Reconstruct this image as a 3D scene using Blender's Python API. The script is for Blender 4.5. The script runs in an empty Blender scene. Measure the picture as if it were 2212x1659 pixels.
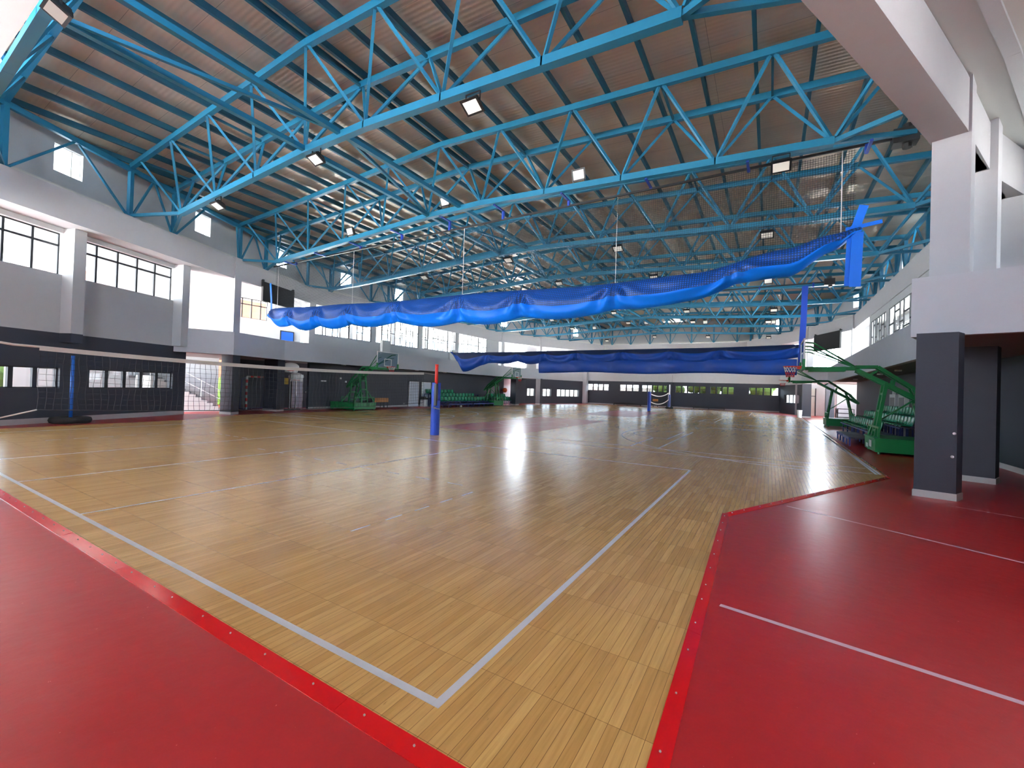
import bpy, bmesh, math, random
from mathutils import Vector, Matrix
random.seed(7)
C = bpy.context.scene
COL = C.collection
PI = math.pi

# ---------------------------------------------------------------- camera, sky, exposure
cam_d = bpy.data.cameras.new('camera'); cam = bpy.data.objects.new('camera', cam_d); COL.objects.link(cam)
C.camera = cam
cam_d.sensor_fit = 'HORIZONTAL'; cam_d.sensor_width = 36.0; cam_d.lens = 928.809 / 2212 * 36.0
cam_d.clip_start = 0.05; cam_d.clip_end = 400
cr = Vector((0.51357609, -0.85745485, 0.03179272)); cu = Vector((-0.0257766, 0.02161802, 0.99943395)); cf = Vector((0.85765679, 0.51410489, 0.01099978))
cam.matrix_world = Matrix(((cr.x, cu.x, -cf.x, -1.9107), (cr.y, cu.y, -cf.y, -1.5673), (cr.z, cu.z, -cf.z, 1.8078), (0, 0, 0, 1)))

W = bpy.data.worlds.new('sky_and_ground_glow'); C.world = W; W.use_nodes = True
nt = W.node_tree; nt.nodes.clear()
o_ = nt.nodes.new('ShaderNodeOutputWorld'); b_ = nt.nodes.new('ShaderNodeBackground')
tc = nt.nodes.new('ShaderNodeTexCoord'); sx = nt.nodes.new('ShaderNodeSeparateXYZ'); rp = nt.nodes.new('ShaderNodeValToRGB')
rp.color_ramp.elements[0].position = 0.47; rp.color_ramp.elements[0].color = (2.9, 2.85, 2.75, 1)  # below the horizon: added glow standing in for light bounced off the ground
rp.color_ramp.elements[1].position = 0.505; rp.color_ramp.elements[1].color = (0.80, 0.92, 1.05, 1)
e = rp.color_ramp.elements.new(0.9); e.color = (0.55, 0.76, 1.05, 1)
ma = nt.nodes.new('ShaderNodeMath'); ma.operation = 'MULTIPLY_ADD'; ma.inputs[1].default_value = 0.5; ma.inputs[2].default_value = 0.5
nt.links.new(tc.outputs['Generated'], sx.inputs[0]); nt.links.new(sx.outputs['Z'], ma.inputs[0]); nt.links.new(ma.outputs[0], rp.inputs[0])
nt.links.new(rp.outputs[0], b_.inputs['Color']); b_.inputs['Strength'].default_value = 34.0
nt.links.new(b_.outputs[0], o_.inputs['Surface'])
C.view_settings.view_transform = 'Standard'; C.view_settings.look = 'None'; C.view_settings.gamma = 1.0
C.view_settings.use_curve_mapping = False
C.view_settings.exposure = 0.55
C.cycles.use_denoising = True
C.cycles.max_bounces = 10; C.cycles.diffuse_bounces = 6; C.cycles.glossy_bounces = 4; C.cycles.transparent_max_bounces = 24
C.cycles.sample_clamp_indirect = 6.0

# ---------------------------------------------------------------- materials
M = {}
def srgb(r, g, b):
    f = lambda c: (c / 255 / 12.92) if c / 255 <= 0.04045 else ((c / 255 + 0.055) / 1.055) ** 2.4
    return (f(r), f(g), f(b), 1)
def mat(name, col, rough=0.6, metal=0.0, spec=0.5, noise=0.0, nscale=3.0, bump=0.0, bscale=40.0, coat=0.0):
    m = bpy.data.materials.new(name); m.use_nodes = True; t = m.node_tree; p = t.nodes['Principled BSDF']
    p.inputs['Base Color'].default_value = col; p.inputs['Roughness'].default_value = rough
    p.inputs['Metallic'].default_value = metal; p.inputs['Specular IOR Level'].default_value = spec
    p.inputs['Coat Weight'].default_value = coat; p.inputs['Coat Roughness'].default_value = 0.08
    g = t.nodes.new('ShaderNodeTexCoord')
    if noise:
        n = t.nodes.new('ShaderNodeTexNoise'); n.inputs['Scale'].default_value = nscale; n.inputs['Detail'].default_value = 5
        t.links.new(g.outputs['Object'], n.inputs['Vector'])
        mx = t.nodes.new('ShaderNodeMix'); mx.data_type = 'RGBA'
        mx.inputs[6].default_value = tuple(c * (1 - noise) for c in col[:3]) + (1,)
        mx.inputs[7].default_value = tuple(min(1, c * (1 + noise)) for c in col[:3]) + (1,)
        t.links.new(n.outputs['Fac'], mx.inputs[0]); t.links.new(mx.outputs[2], p.inputs['Base Color'])
    if bump:
        n2 = t.nodes.new('ShaderNodeTexNoise'); n2.inputs['Scale'].default_value = bscale; n2.inputs['Detail'].default_value = 4
        t.links.new(g.outputs['Object'], n2.inputs['Vector'])
        bp = t.nodes.new('ShaderNodeBump'); bp.inputs['Strength'].default_value = bump; bp.inputs['Distance'].default_value = 0.02
        t.links.new(n2.outputs['Fac'], bp.inputs['Height']); t.links.new(bp.outputs[0], p.inputs['Normal'])
    M[name] = m; return m
mat('white_wall', srgb(190, 192, 194), 0.75, noise=0.04, bump=0.05)
mat('ring_paint', srgb(186, 186, 190), 0.75, noise=0.04, bump=0.05)
mat('band_paint', srgb(188, 189, 194), 0.7, noise=0.04, bump=0.05)
mat('dark_wall', srgb(44, 47, 58), 0.5, noise=0.1, bump=0.08)
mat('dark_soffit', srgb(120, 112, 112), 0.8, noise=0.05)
mat('baseboard', srgb(176, 174, 172), 0.6, noise=0.1)
mat('slab_paint', srgb(205, 205, 200), 0.8, noise=0.04, nscale=1.2)
mat('truss_blue', srgb(32, 118, 152), 0.42, noise=0.1, nscale=1.5)
mat('purlin_blue', srgb(26, 92, 114), 0.5, noise=0.1)
mat('curtain_blue', srgb(2, 118, 232), 0.42, spec=0.25, noise=0.05)
mat('curtain_deep', srgb(18, 78, 178), 0.42, noise=0.05)
mat('strap_blue', srgb(10, 112, 228), 0.4)
mat('black_metal', srgb(26, 26, 28), 0.45)
mat('black_rubber', srgb(24, 24, 25), 0.8, noise=0.2)
mat('frame_dark', srgb(34, 36, 42), 0.5)
mat('green_metal', srgb(18, 112, 58), 0.35, noise=0.08)
mat('green_pad', srgb(22, 122, 66), 0.45, noise=0.06)
mat('green_plastic', srgb(16, 120, 84), 0.22)
mat('seat_frame_blue', srgb(38, 52, 112), 0.45)
mat('pad_blue', srgb(20, 62, 165), 0.45, noise=0.05)
mat('pole_red', srgb(200, 48, 38), 0.4)
mat('pole_blue', srgb(24, 90, 175), 0.4)
mat('rim_red', srgb(215, 60, 40), 0.4)
mat('net_white', srgb(225, 222, 218), 0.8)
mat('net_red', srgb(200, 50, 60), 0.8)
mat('net_dark', srgb(30, 32, 36), 0.8)
mat('tape_white', srgb(200, 196, 188), 0.7, noise=0.05)
mat('line_white', srgb(232, 234, 236), 0.3, noise=0.1, nscale=6)
mat('line_pink', srgb(214, 186, 196), 0.4, noise=0.1, nscale=6)
mat('strip_red', srgb(190, 12, 18), 0.16, noise=0.06, bump=0.1, bscale=6)
mat('rivet', srgb(200, 190, 185), 0.4, metal=0.6)
mat('court_red', srgb(150, 42, 52), 0.3, noise=0.05)
mat('door_white', srgb(206, 214, 224), 0.4, noise=0.03)
mat('door_blue', srgb(20, 92, 215), 0.35)
mat('white_plastic', srgb(232, 232, 230), 0.4)
mat('bench_wood', srgb(186, 122, 62), 0.5, noise=0.2, nscale=12)
mat('metal_grey', srgb(170, 172, 175), 0.35, metal=0.7)
mat('locker_body', srgb(205, 205, 202), 0.5)
mat('locker_panel', srgb(120, 118, 116), 0.5)
mat('platform_top', srgb(62, 66, 74), 0.5, noise=0.1)
mat('screen_black', srgb(20, 20, 24), 0.7)
mat('stair_white', srgb(214, 212, 206), 0.5)
mat('granite', srgb(120, 122, 126), 0.5, noise=0.5, nscale=18)
mat('yellow_sign', srgb(225, 205, 90), 0.6)
mat('orange_box', srgb(200, 130, 60), 0.6)
mat('ball_orange', srgb(200, 92, 40), 0.5)
mat('pink_building', srgb(160, 108, 88), 0.9, noise=0.1)
mat('white_building', srgb(190, 188, 184), 0.9)
mat('garden_wall', srgb(190, 160, 132), 0.9, noise=0.2)
mat('hedge_green', srgb(78, 104, 40), 0.9, noise=0.6, nscale=2.5)
mat('ground_out', srgb(140, 146, 110), 0.95, noise=0.2)
mat('blind_grey', srgb(190, 188, 180), 0.8)
mat('goal_red', srgb(200, 34, 30), 0.4)
mat('goal_white', srgb(215, 212, 206), 0.4)
mat('flag_red', srgb(190, 50, 50), 0.7)

def node_mat(name):
    m = bpy.data.materials.new(name); m.use_nodes = True; M[name] = m
    return m, m.node_tree, m.node_tree.nodes['Principled BSDF']
def link(t, a, b): t.links.new(a, b)
# hardwood strips laid along the hall
m, t, p = node_mat('hardwood')
g = t.nodes.new('ShaderNodeTexCoord')
br = t.nodes.new('ShaderNodeTexBrick'); br.offset = 0.37; br.offset_frequency = 1; br.squash = 1
br.inputs['Scale'].default_value = 1.0; br.inputs['Brick Width'].default_value = 0.62; br.inputs['Row Height'].default_value = 0.066
br.inputs['Mortar Size'].default_value = 0.0016; br.inputs['Mortar Smooth'].default_value = 0.3
br.inputs['Color1'].default_value = srgb(214, 170, 102); br.inputs['Color2'].default_value = srgb(190, 144, 82); br.inputs['Mortar'].default_value = srgb(112, 76, 40)
link(t, g.outputs['Object'], br.inputs['Vector'])
mp = t.nodes.new('ShaderNodeMapping'); mp.inputs['Scale'].default_value = (1.6, 30, 1); link(t, g.outputs['Object'], mp.inputs['Vector'])
n1 = t.nodes.new('ShaderNodeTexNoise'); n1.inputs['Scale'].default_value = 1.5; n1.inputs['Detail'].default_value = 8; link(t, mp.outputs[0], n1.inputs['Vector'])
mx = t.nodes.new('ShaderNodeMix'); mx.data_type = 'RGBA'; mx.blend_type = 'MULTIPLY'; mx.inputs[0].default_value = 0.55
r1 = t.nodes.new('ShaderNodeValToRGB'); r1.color_ramp.elements[0].position = 0.25; r1.color_ramp.elements[0].color = (0.55, 0.5, 0.45, 1); r1.color_ramp.elements[1].position = 0.6; r1.color_ramp.elements[1].color = (1, 1, 1, 1)
link(t, n1.outputs['Fac'], r1.inputs[0]); link(t, br.outputs['Color'], mx.inputs[6]); link(t, r1.outputs[0], mx.inputs[7])
n3 = t.nodes.new('ShaderNodeTexNoise'); n3.inputs['Scale'].default_value = 0.7; n3.inputs['Detail'].default_value = 6; link(t, g.outputs['Object'], n3.inputs['Vector'])
mx2 = t.nodes.new('ShaderNodeMix'); mx2.data_type = 'RGBA'; mx2.blend_type = 'MULTIPLY'; mx2.inputs[0].default_value = 0.35
r2 = t.nodes.new('ShaderNodeValToRGB'); r2.color_ramp.elements[0].position = 0.2; r2.color_ramp.elements[0].color = (0.82, 0.8, 0.78, 1); r2.color_ramp.elements[1].position = 0.8; r2.color_ramp.elements[1].color = (1, 1, 1, 1)
link(t, n3.outputs['Fac'], r2.inputs[0]); link(t, mx.outputs[2], mx2.inputs[6]); link(t, r2.outputs[0], mx2.inputs[7])
# dark scuffs: short scratches
mp2 = t.nodes.new('ShaderNodeMapping'); mp2.inputs['Scale'].default_value = (7, 38, 1); mp2.inputs['Rotation'].default_value = (0, 0, 0.35); link(t, g.outputs['Object'], mp2.inputs['Vector'])
n4 = t.nodes.new('ShaderNodeTexNoise'); n4.inputs['Scale'].default_value = 1.0; n4.inputs['Detail'].default_value = 3; link(t, mp2.outputs[0], n4.inputs['Vector'])
r4 = t.nodes.new('ShaderNodeValToRGB'); r4.color_ramp.elements[0].position = 0.69; r4.color_ramp.elements[0].color = (1, 1, 1, 1); r4.color_ramp.elements[1].position = 0.75; r4.color_ramp.elements[1].color = (0.4, 0.33, 0.28, 1)
link(t, n4.outputs['Fac'], r4.inputs[0])
mx3 = t.nodes.new('ShaderNodeMix'); mx3.data_type = 'RGBA'; mx3.blend_type = 'MULTIPLY'; mx3.inputs[0].default_value = 0.8
link(t, mx2.outputs[2], mx3.inputs[6]); link(t, r4.outputs[0], mx3.inputs[7]); link(t, mx3.outputs[2], p.inputs['Base Color'])
rr = t.nodes.new('ShaderNodeMapRange'); rr.inputs[3].default_value = 0.2; rr.inputs[4].default_value = 0.28; link(t, n3.outputs['Fac'], rr.inputs[0]); link(t, rr.outputs[0], p.inputs['Roughness'])
p.inputs['Specular IOR Level'].default_value = 0.55
mp3 = t.nodes.new('ShaderNodeMapping'); mp3.inputs['Scale'].default_value = (1.2, 14, 1); link(t, g.outputs['Object'], mp3.inputs['Vector'])
n5 = t.nodes.new('ShaderNodeTexNoise'); n5.inputs['Scale'].default_value = 1.0; n5.inputs['Detail'].default_value = 2; link(t, mp3.outputs[0], n5.inputs['Vector'])
bp = t.nodes.new('ShaderNodeBump'); bp.inputs['Strength'].default_value = 0.12; bp.inputs['Distance'].default_value = 0.012
link(t, n5.outputs['Fac'], bp.inputs['Height']); link(t, bp.outputs[0], p.inputs['Normal'])
# red resin floor
m, t, p = node_mat('red_resin')
g = t.nodes.new('ShaderNodeTexCoord')
n1 = t.nodes.new('ShaderNodeTexNoise'); n1.inputs['Scale'].default_value = 1.1; n1.inputs['Detail'].default_value = 7; link(t, g.outputs['Object'], n1.inputs['Vector'])
r1 = t.nodes.new('ShaderNodeValToRGB'); r1.color_ramp.elements[0].position = 0.3; r1.color_ramp.elements[0].color = srgb(146, 24, 27); r1.color_ramp.elements[1].position = 0.7; r1.color_ramp.elements[1].color = srgb(156, 28, 31)
link(t, n1.outputs['Fac'], r1.inputs[0])
n2 = t.nodes.new('ShaderNodeTexNoise'); n2.inputs['Scale'].default_value = 26; n2.inputs['Detail'].default_value = 3; link(t, g.outputs['Object'], n2.inputs['Vector'])
r2 = t.nodes.new('ShaderNodeValToRGB'); r2.color_ramp.elements[0].position = 0.735; r2.color_ramp.elements[0].color = (0, 0, 0, 1); r2.color_ramp.elements[1].position = 0.78; r2.color_ramp.elements[1].color = (1, 1, 1, 1); link(t, n2.outputs['Fac'], r2.inputs[0])
mx = t.nodes.new('ShaderNodeMix'); mx.data_type = 'RGBA'; mx.inputs[7].default_value = srgb(205, 140, 130)
link(t, r2.outputs[0], mx.inputs[0]); link(t, r1.outputs[0], mx.inputs[6]); link(t, mx.outputs[2], p.inputs['Base Color'])
rr = t.nodes.new('ShaderNodeMapRange'); rr.inputs[3].default_value = 0.26; rr.inputs[4].default_value = 0.34; link(t, n1.outputs['Fac'], rr.inputs[0]); link(t, rr.outputs[0], p.inputs['Roughness'])
n3 = t.nodes.new('ShaderNodeTexNoise'); n3.inputs['Scale'].default_value = 7; n3.inputs['Detail'].default_value = 6; link(t, g.outputs['Object'], n3.inputs['Vector'])
bp = t.nodes.new('ShaderNodeBump'); bp.inputs['Strength'].default_value = 0.16; bp.inputs['Distance'].default_value = 0.02; link(t, n3.outputs['Fac'], bp.inputs['Height']); link(t, bp.outputs[0], p.inputs['Normal'])
# foil faced roof sheet with ribs along the slope and panel joints
m, t, p = node_mat('roof_foil')
g = t.nodes.new('ShaderNodeTexCoord')
br = t.nodes.new('ShaderNodeTexBrick'); br.offset = 0.0; br.inputs['Scale'].default_value = 1; br.inputs['Brick Width'].default_value = 1.15; br.inputs['Row Height'].default_value = 50
br.inputs['Mortar Size'].default_value = 0.006; br.inputs['Color1'].default_value = srgb(238, 222, 202); br.inputs['Color2'].default_value = srgb(230, 216, 196); br.inputs['Mortar'].default_value = srgb(170, 158, 142)
link(t, g.outputs['Object'], br.inputs['Vector'])
n1 = t.nodes.new('ShaderNodeTexNoise'); n1.inputs['Scale'].default_value = 0.5; n1.inputs['Detail'].default_value = 6
mpx = t.nodes.new('ShaderNodeMapping'); mpx.inputs['Scale'].default_value = (2.0, 0.5, 1); link(t, g.outputs['Object'], mpx.inputs['Vector']); link(t, mpx.outputs[0], n1.inputs['Vector'])
r1 = t.nodes.new('ShaderNodeValToRGB'); r1.color_ramp.elements[0].position = 0.35; r1.color_ramp.elements[0].color = (0.72, 0.72, 0.72, 1); r1.color_ramp.elements[1].position = 0.65; r1.color_ramp.elements[1].color = (1, 1, 1, 1); link(t, n1.outputs['Fac'], r1.inputs[0])
mx = t.nodes.new('ShaderNodeMix'); mx.data_type = 'RGBA'; mx.blend_type = 'MULTIPLY'; mx.inputs[0].default_value = 0.6; link(t, br.outputs['Color'], mx.inputs[6]); link(t, r1.outputs[0], mx.inputs[7]); link(t, mx.outputs[2], p.inputs['Base Color'])
p.inputs['Metallic'].default_value = 0.25; p.inputs['Roughness'].default_value = 0.34
wv = t.nodes.new('ShaderNodeTexWave'); wv.inputs['Scale'].default_value = 2.2; wv.inputs['Distortion'].default_value = 0.6; link(t, g.outputs['Object'], wv.inputs['Vector'])
ad = t.nodes.new('ShaderNodeMath'); ad.operation = 'ADD'; n6 = t.nodes.new('ShaderNodeTexNoise'); n6.inputs['Scale'].default_value = 3; n6.inputs['Detail'].default_value = 4; link(t, g.outputs['Object'], n6.inputs['Vector'])
link(t, wv.outputs['Fac'], ad.inputs[0]); link(t, n6.outputs['Fac'], ad.inputs[1])
bp = t.nodes.new('ShaderNodeBump'); bp.inputs['Strength'].default_value = 0.25; bp.inputs['Distance'].default_value = 0.02; link(t, ad.outputs[0], bp.inputs['Height']); link(t, bp.outputs[0], p.inputs['Normal'])
# glass (clear pane with a faint reflection)
def glassy(name, tint, gl, rough=0.02):
    m = bpy.data.materials.new(name); m.use_nodes = True; t = m.node_tree; t.nodes.clear()
    o = t.nodes.new('ShaderNodeOutputMaterial'); a = t.nodes.new('ShaderNodeBsdfTransparent'); b = t.nodes.new('ShaderNodeBsdfGlossy'); s = t.nodes.new('ShaderNodeMixShader')
    a.inputs[0].default_value = tint; b.inputs['Roughness'].default_value = rough; s.inputs[0].default_value = gl
    link(t, a.outputs[0], s.inputs[1]); link(t, b.outputs[0], s.inputs[2]); link(t, s.outputs[0], o.inputs['Surface']); M[name] = m
glassy('pane', (0.95, 0.97, 0.98, 1), 0.05)
glassy('pane_tinted', (0.16, 0.17, 0.175, 1), 0.05)  # dark tints here and below added to tone down the bright outdoors
glassy('pane_grey', (0.32, 0.34, 0.35, 1), 0.05)
glassy('board_glass', (0.72, 0.82, 0.84, 1), 0.12)
# knotted netting: square cells cut in the sheet by the object's own coordinates
def netting(name, col, cell, frac, axes, dens=None):
    m = bpy.data.materials.new(name); m.use_nodes = True; t = m.node_tree; t.nodes.clear()
    o = t.nodes.new('ShaderNodeOutputMaterial'); a = t.nodes.new('ShaderNodeBsdfTransparent'); b = t.nodes.new('ShaderNodeBsdfDiffuse'); s = t.nodes.new('ShaderNodeMixShader')
    b.inputs[0].default_value = col
    g = t.nodes.new('ShaderNodeTexCoord'); x = t.nodes.new('ShaderNodeSeparateXYZ'); link(t, g.outputs['Object'], x.inputs[0])
    outs = []
    for ax in axes:
        d = t.nodes.new('ShaderNodeMath'); d.operation = 'DIVIDE'; d.inputs[1].default_value = cell; link(t, x.outputs[ax], d.inputs[0])
        f = t.nodes.new('ShaderNodeMath'); f.operation = 'FRACT'; link(t, d.outputs[0], f.inputs[0])
        l = t.nodes.new('ShaderNodeMath'); l.operation = 'LESS_THAN'; l.inputs[1].default_value = frac; link(t, f.outputs[0], l.inputs[0]); outs.append(l)
    mxn = t.nodes.new('ShaderNodeMath'); mxn.operation = 'MAXIMUM'; link(t, outs[0].outputs[0], mxn.inputs[0]); link(t, outs[1].outputs[0], mxn.inputs[1])
    link(t, mxn.outputs[0], s.inputs[0]); link(t, a.outputs[0], s.inputs[1]); link(t, b.outputs[0], s.inputs[2]); link(t, s.outputs[0], o.inputs['Surface']); M[name] = m
netting('fine_net', srgb(40, 42, 46), 0.06, 0.14, ('Y', 'Z'))
# blue sheet seen through dark netting
def net_over(name, base, dark, axes=('Y', 'Z')):
    m, t, p = node_mat(name); g = t.nodes.new('ShaderNodeTexCoord'); x = t.nodes.new('ShaderNodeSeparateXYZ'); link(t, g.outputs['Object'], x.inputs[0]); outs = []
    for ax in axes:
        d = t.nodes.new('ShaderNodeMath'); d.operation = 'DIVIDE'; d.inputs[1].default_value = 0.07; link(t, x.outputs[ax], d.inputs[0])
        f = t.nodes.new('ShaderNodeMath'); f.operation = 'FRACT'; link(t, d.outputs[0], f.inputs[0])
        l = t.nodes.new('ShaderNodeMath'); l.operation = 'LESS_THAN'; l.inputs[1].default_value = 0.36; link(t, f.outputs[0], l.inputs[0]); outs.append(l)
    mxn = t.nodes.new('ShaderNodeMath'); mxn.operation = 'MAXIMUM'; link(t, outs[0].outputs[0], mxn.inputs[0]); link(t, outs[1].outputs[0], mxn.inputs[1])
    n = t.nodes.new('ShaderNodeTexNoise'); n.inputs['Scale'].default_value = 0.9; link(t, g.outputs['Object'], n.inputs['Vector'])
    mx = t.nodes.new('ShaderNodeMix'); mx.data_type = 'RGBA'; mx.inputs[6].default_value = base; mx.inputs[7].default_value = dark; link(t, mxn.outputs[0], mx.inputs[0]); link(t, mx.outputs[2], p.inputs['Base Color'])
    p.inputs['Roughness'].default_value = 0.5
net_over('netted_blue', srgb(10, 92, 196), srgb(18, 50, 100))
net_over('netted_deep', srgb(20, 48, 104), srgb(20, 34, 62))
# lamp face: pale floodlight front with a weak emission
m = bpy.data.materials.new('lamp_face'); m.use_nodes = True; p = m.node_tree.nodes['Principled BSDF']; p.inputs['Base Color'].default_value = (0.85, 0.82, 0.75, 1); p.inputs['Emission Color'].default_value = (1, 0.95, 0.85, 1); p.inputs['Emission Strength'].default_value = 0.16; M['lamp_face'] = m

# ---------------------------------------------------------------- mesh helpers
class MB:
    def __init__(s): s.v = []; s.f = []; s.m = []
    def add(s, vs, fs, mi=0):
        k = len(s.v); s.v += [tuple(x) for x in vs]
        for f in fs: s.f.append(tuple(i + k for i in f)); s.m.append(mi)
    def box(s, a, b, mi=0):
        x0, y0, z0 = a; x1, y1, z1 = b
        s.add([(x0, y0, z0), (x1, y0, z0), (x1, y1, z0), (x0, y1, z0), (x0, y0, z1), (x1, y0, z1), (x1, y1, z1), (x0, y1, z1)],
              [(0, 3, 2, 1), (4, 5, 6, 7), (0, 1, 5, 4), (1, 2, 6, 5), (2, 3, 7, 6), (3, 0, 4, 7)], mi)
    def bar(s, p, q, w, h, mi=0, up=(0, 0, 1)):
        p, q = Vector(p), Vector(q); d = (q - p).normalized(); u = Vector(up)
        if abs(d.dot(u)) > 0.95: u = Vector((1, 0, 0))
        r = d.cross(u).normalized(); u = r.cross(d).normalized(); r *= w / 2; u *= h / 2
        vs = [p - r - u, p + r - u, p + r + u, p - r + u, q - r - u, q + r - u, q + r + u, q - r + u]
        s.add(vs, [(0, 1, 2, 3), (7, 6, 5, 4), (0, 4, 5, 1), (1, 5, 6, 2), (2, 6, 7, 3), (3, 7, 4, 0)], mi)
    def tube(s, pts, r, n=8, mi=0, caps=True):
        pts = [Vector(x) for x in pts]; rings = []; k = len(s.v)
        for i, P in enumerate(pts):
            d = (pts[min(i + 1, len(pts) - 1)] - pts[max(i - 1, 0)]).normalized()
            u = Vector((0, 0, 1)) if abs(d.z) < 0.9 else Vector((1, 0, 0)); a = d.cross(u).normalized(); b = a.cross(d)
            rad = r[i] if isinstance(r, (list, tuple)) else r
            for j in range(n):
                an = 2 * PI * j / n; s.v.append(tuple(P + a * (math.cos(an) * rad) + b * (math.sin(an) * rad)))
        for i in range(len(pts) - 1):
            for j in range(n):
                s.f.append((k + i * n + j, k + i * n + (j + 1) % n, k + (i + 1) * n + (j + 1) % n, k + (i + 1) * n + j)); s.m.append(mi)
        if caps:
            s.f.append(tuple(k + j for j in range(n))[::-1]); s.m.append(mi)
            s.f.append(tuple(k + (len(pts) - 1) * n + j for j in range(n))); s.m.append(mi)
    def prism(s, poly, z0, z1, mi=0):
        n = len(poly); vs = [(x, y, z0) for x, y in poly] + [(x, y, z1) for x, y in poly]
        s.add(vs, [tuple(range(n))[::-1], tuple(range(n, 2 * n))] + [(i, (i + 1) % n, n + (i + 1) % n, n + i) for i in range(n)], mi)
    def quad(s, a, b, c, d, mi=0): s.add([a, b, c, d], [(0, 1, 2, 3)], mi)
    def sphere(s, c, r, mi=0, nu=12, nv=8):
        vs = []; fs = []
        for i in range(nv + 1):
            for j in range(nu):
                th = PI * i / nv; ph = 2 * PI * j / nu; vs.append((c[0] + r * math.sin(th) * math.cos(ph), c[1] + r * math.sin(th) * math.sin(ph), c[2] + r * math.cos(th)))
        for i in range(nv):
            for j in range(nu): fs.append((i * nu + j, (i + 1) * nu + j, (i + 1) * nu + (j + 1) % nu, i * nu + (j + 1) % nu))
        s.add(vs, fs, mi)
    def build(s, name, mats, parent=None, smooth=False, base=None):
        if isinstance(mats, str): mats = [mats]
        if base is None and parent is not None:
            base = Vector((0, 0, 0)); q = parent
            while q is not None: base += Vector(q.location); q = q.parent
        elif base is None: base = Vector((0, 0, 0))
        me = bpy.data.meshes.new(name); B = Vector(base)
        me.from_pydata([tuple(Vector(x) - B) for x in s.v], [], s.f)
        for q in mats: me.materials.append(M[q])
        me.polygons.foreach_set('material_index', s.m)
        if smooth: me.polygons.foreach_set('use_smooth', [True] * len(s.f))
        bm = bmesh.new(); bm.from_mesh(me); bmesh.ops.recalc_face_normals(bm, faces=bm.faces); bm.to_mesh(me); bm.free()
        me.update()
        o = bpy.data.objects.new(name, me); COL.objects.link(o)
        if parent is not None: o.parent = parent
        else: o.location = B
        return o
def tag(o, label, cat, group=None, kind=None):
    o['label'] = label; o['category'] = cat
    if group: o['group'] = group
    if kind: o['kind'] = kind
    return o
def thing(name, label, cat, loc=(0, 0, 0), rz=0.0, group=None, kind=None):
    o = bpy.data.objects.new(name, None); COL.objects.link(o); o.location = loc; o.rotation_euler = (0, 0, rz)
    return tag(o, label, cat, group, kind)
def part(mb, name, mats, parent, smooth=False):      # mb given in the parent's own coordinates
    return mb.build(name, mats, parent, smooth, base=(0, 0, 0))
def struct(mb, name, mats, label, cat, smooth=False, base=None):
    return tag(mb.build(name, mats, None, smooth, base), label, cat, kind='structure')
def dup(root, loc=None, rz=None, label=None, group=None):
    r = root.copy(); COL.objects.link(r)
    if loc is not None: r.location = loc
    if rz is not None: r.rotation_euler = (0, 0, rz)
    if label: r['label'] = label
    if group: r['group'] = group
    for ch in list(root.children):
        c = ch.copy(); COL.objects.link(c); c.parent = r
        for g2 in list(ch.children):
            d = g2.copy(); COL.objects.link(d); d.parent = c
    return r
ORD = ['first', 'second', 'third', 'fourth', 'fifth', 'sixth', 'seventh', 'eighth', 'ninth', 'tenth', 'eleventh', 'twelfth', 'thirteenth', 'fourteenth', 'fifteenth', 'sixteenth']
def v2(a): return Vector((a[0], a[1]))
def lerp(a, b, t): return a + (b - a) * t
# ================================================================ THE SETTING
Z0, ZB, ZP, ZR0, ZR1, ZS = 0.0, 3.10, 4.28, 7.30, 8.40, 8.46
RING = [(-0.2, 18.75), (10.2, 23.4), (16.5, 25.9), (40.7, 25.9), (47, 23.4), (57.2, 18.8), (57.2, 0.9), (47, -4.4), (40.7, -7.1), (16.5, -7.1), (10.2, -4.3), (-0.2, 0.75)]
def off_line(a, b, d):
    a, b = v2(a), v2(b); t = (b - a).normalized(); n = Vector((-t.y, t.x)); return a + n * d, b + n * d
def off_poly(P, d):       # outward offset of the clockwise ring
    out = []; n = len(P)
    for i in range(n):
        a0, a1 = off_line(P[i - 1], P[i], d); b0, b1 = off_line(P[i], P[(i + 1) % n], d)
        d1 = a1 - a0; d2 = b1 - b0; den = d1.x * d2.y - d1.y * d2.x
        k = ((b0 - a0).x * d2.y - (b0 - a0).y * d2.x) / den; q = a0 + d1 * k; out.append((q.x, q.y))
    return out
POST = off_poly(RING, 0.35); WU = off_poly(RING, 1.05)
def yrange(P, x):
    ys = []
    for i in range(len(P)):
        a, b = P[i], P[(i + 1) % len(P)]
        if (a[0] - x) * (b[0] - x) < 0: ys.append(a[1] + (b[1] - a[1]) * (x - a[0]) / (b[0] - a[0]))
    return (min(ys), max(ys)) if ys else None
def xrange_(P, y):
    xs = []
    for i in range(len(P)):
        a, b = P[i], P[(i + 1) % len(P)]
        if (a[1] - y) * (b[1] - y) < 0: xs.append(a[0] + (b[0] - a[0]) * (y - a[1]) / (b[1] - a[1]))
    return (min(xs), max(xs)) if xs else None

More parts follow.
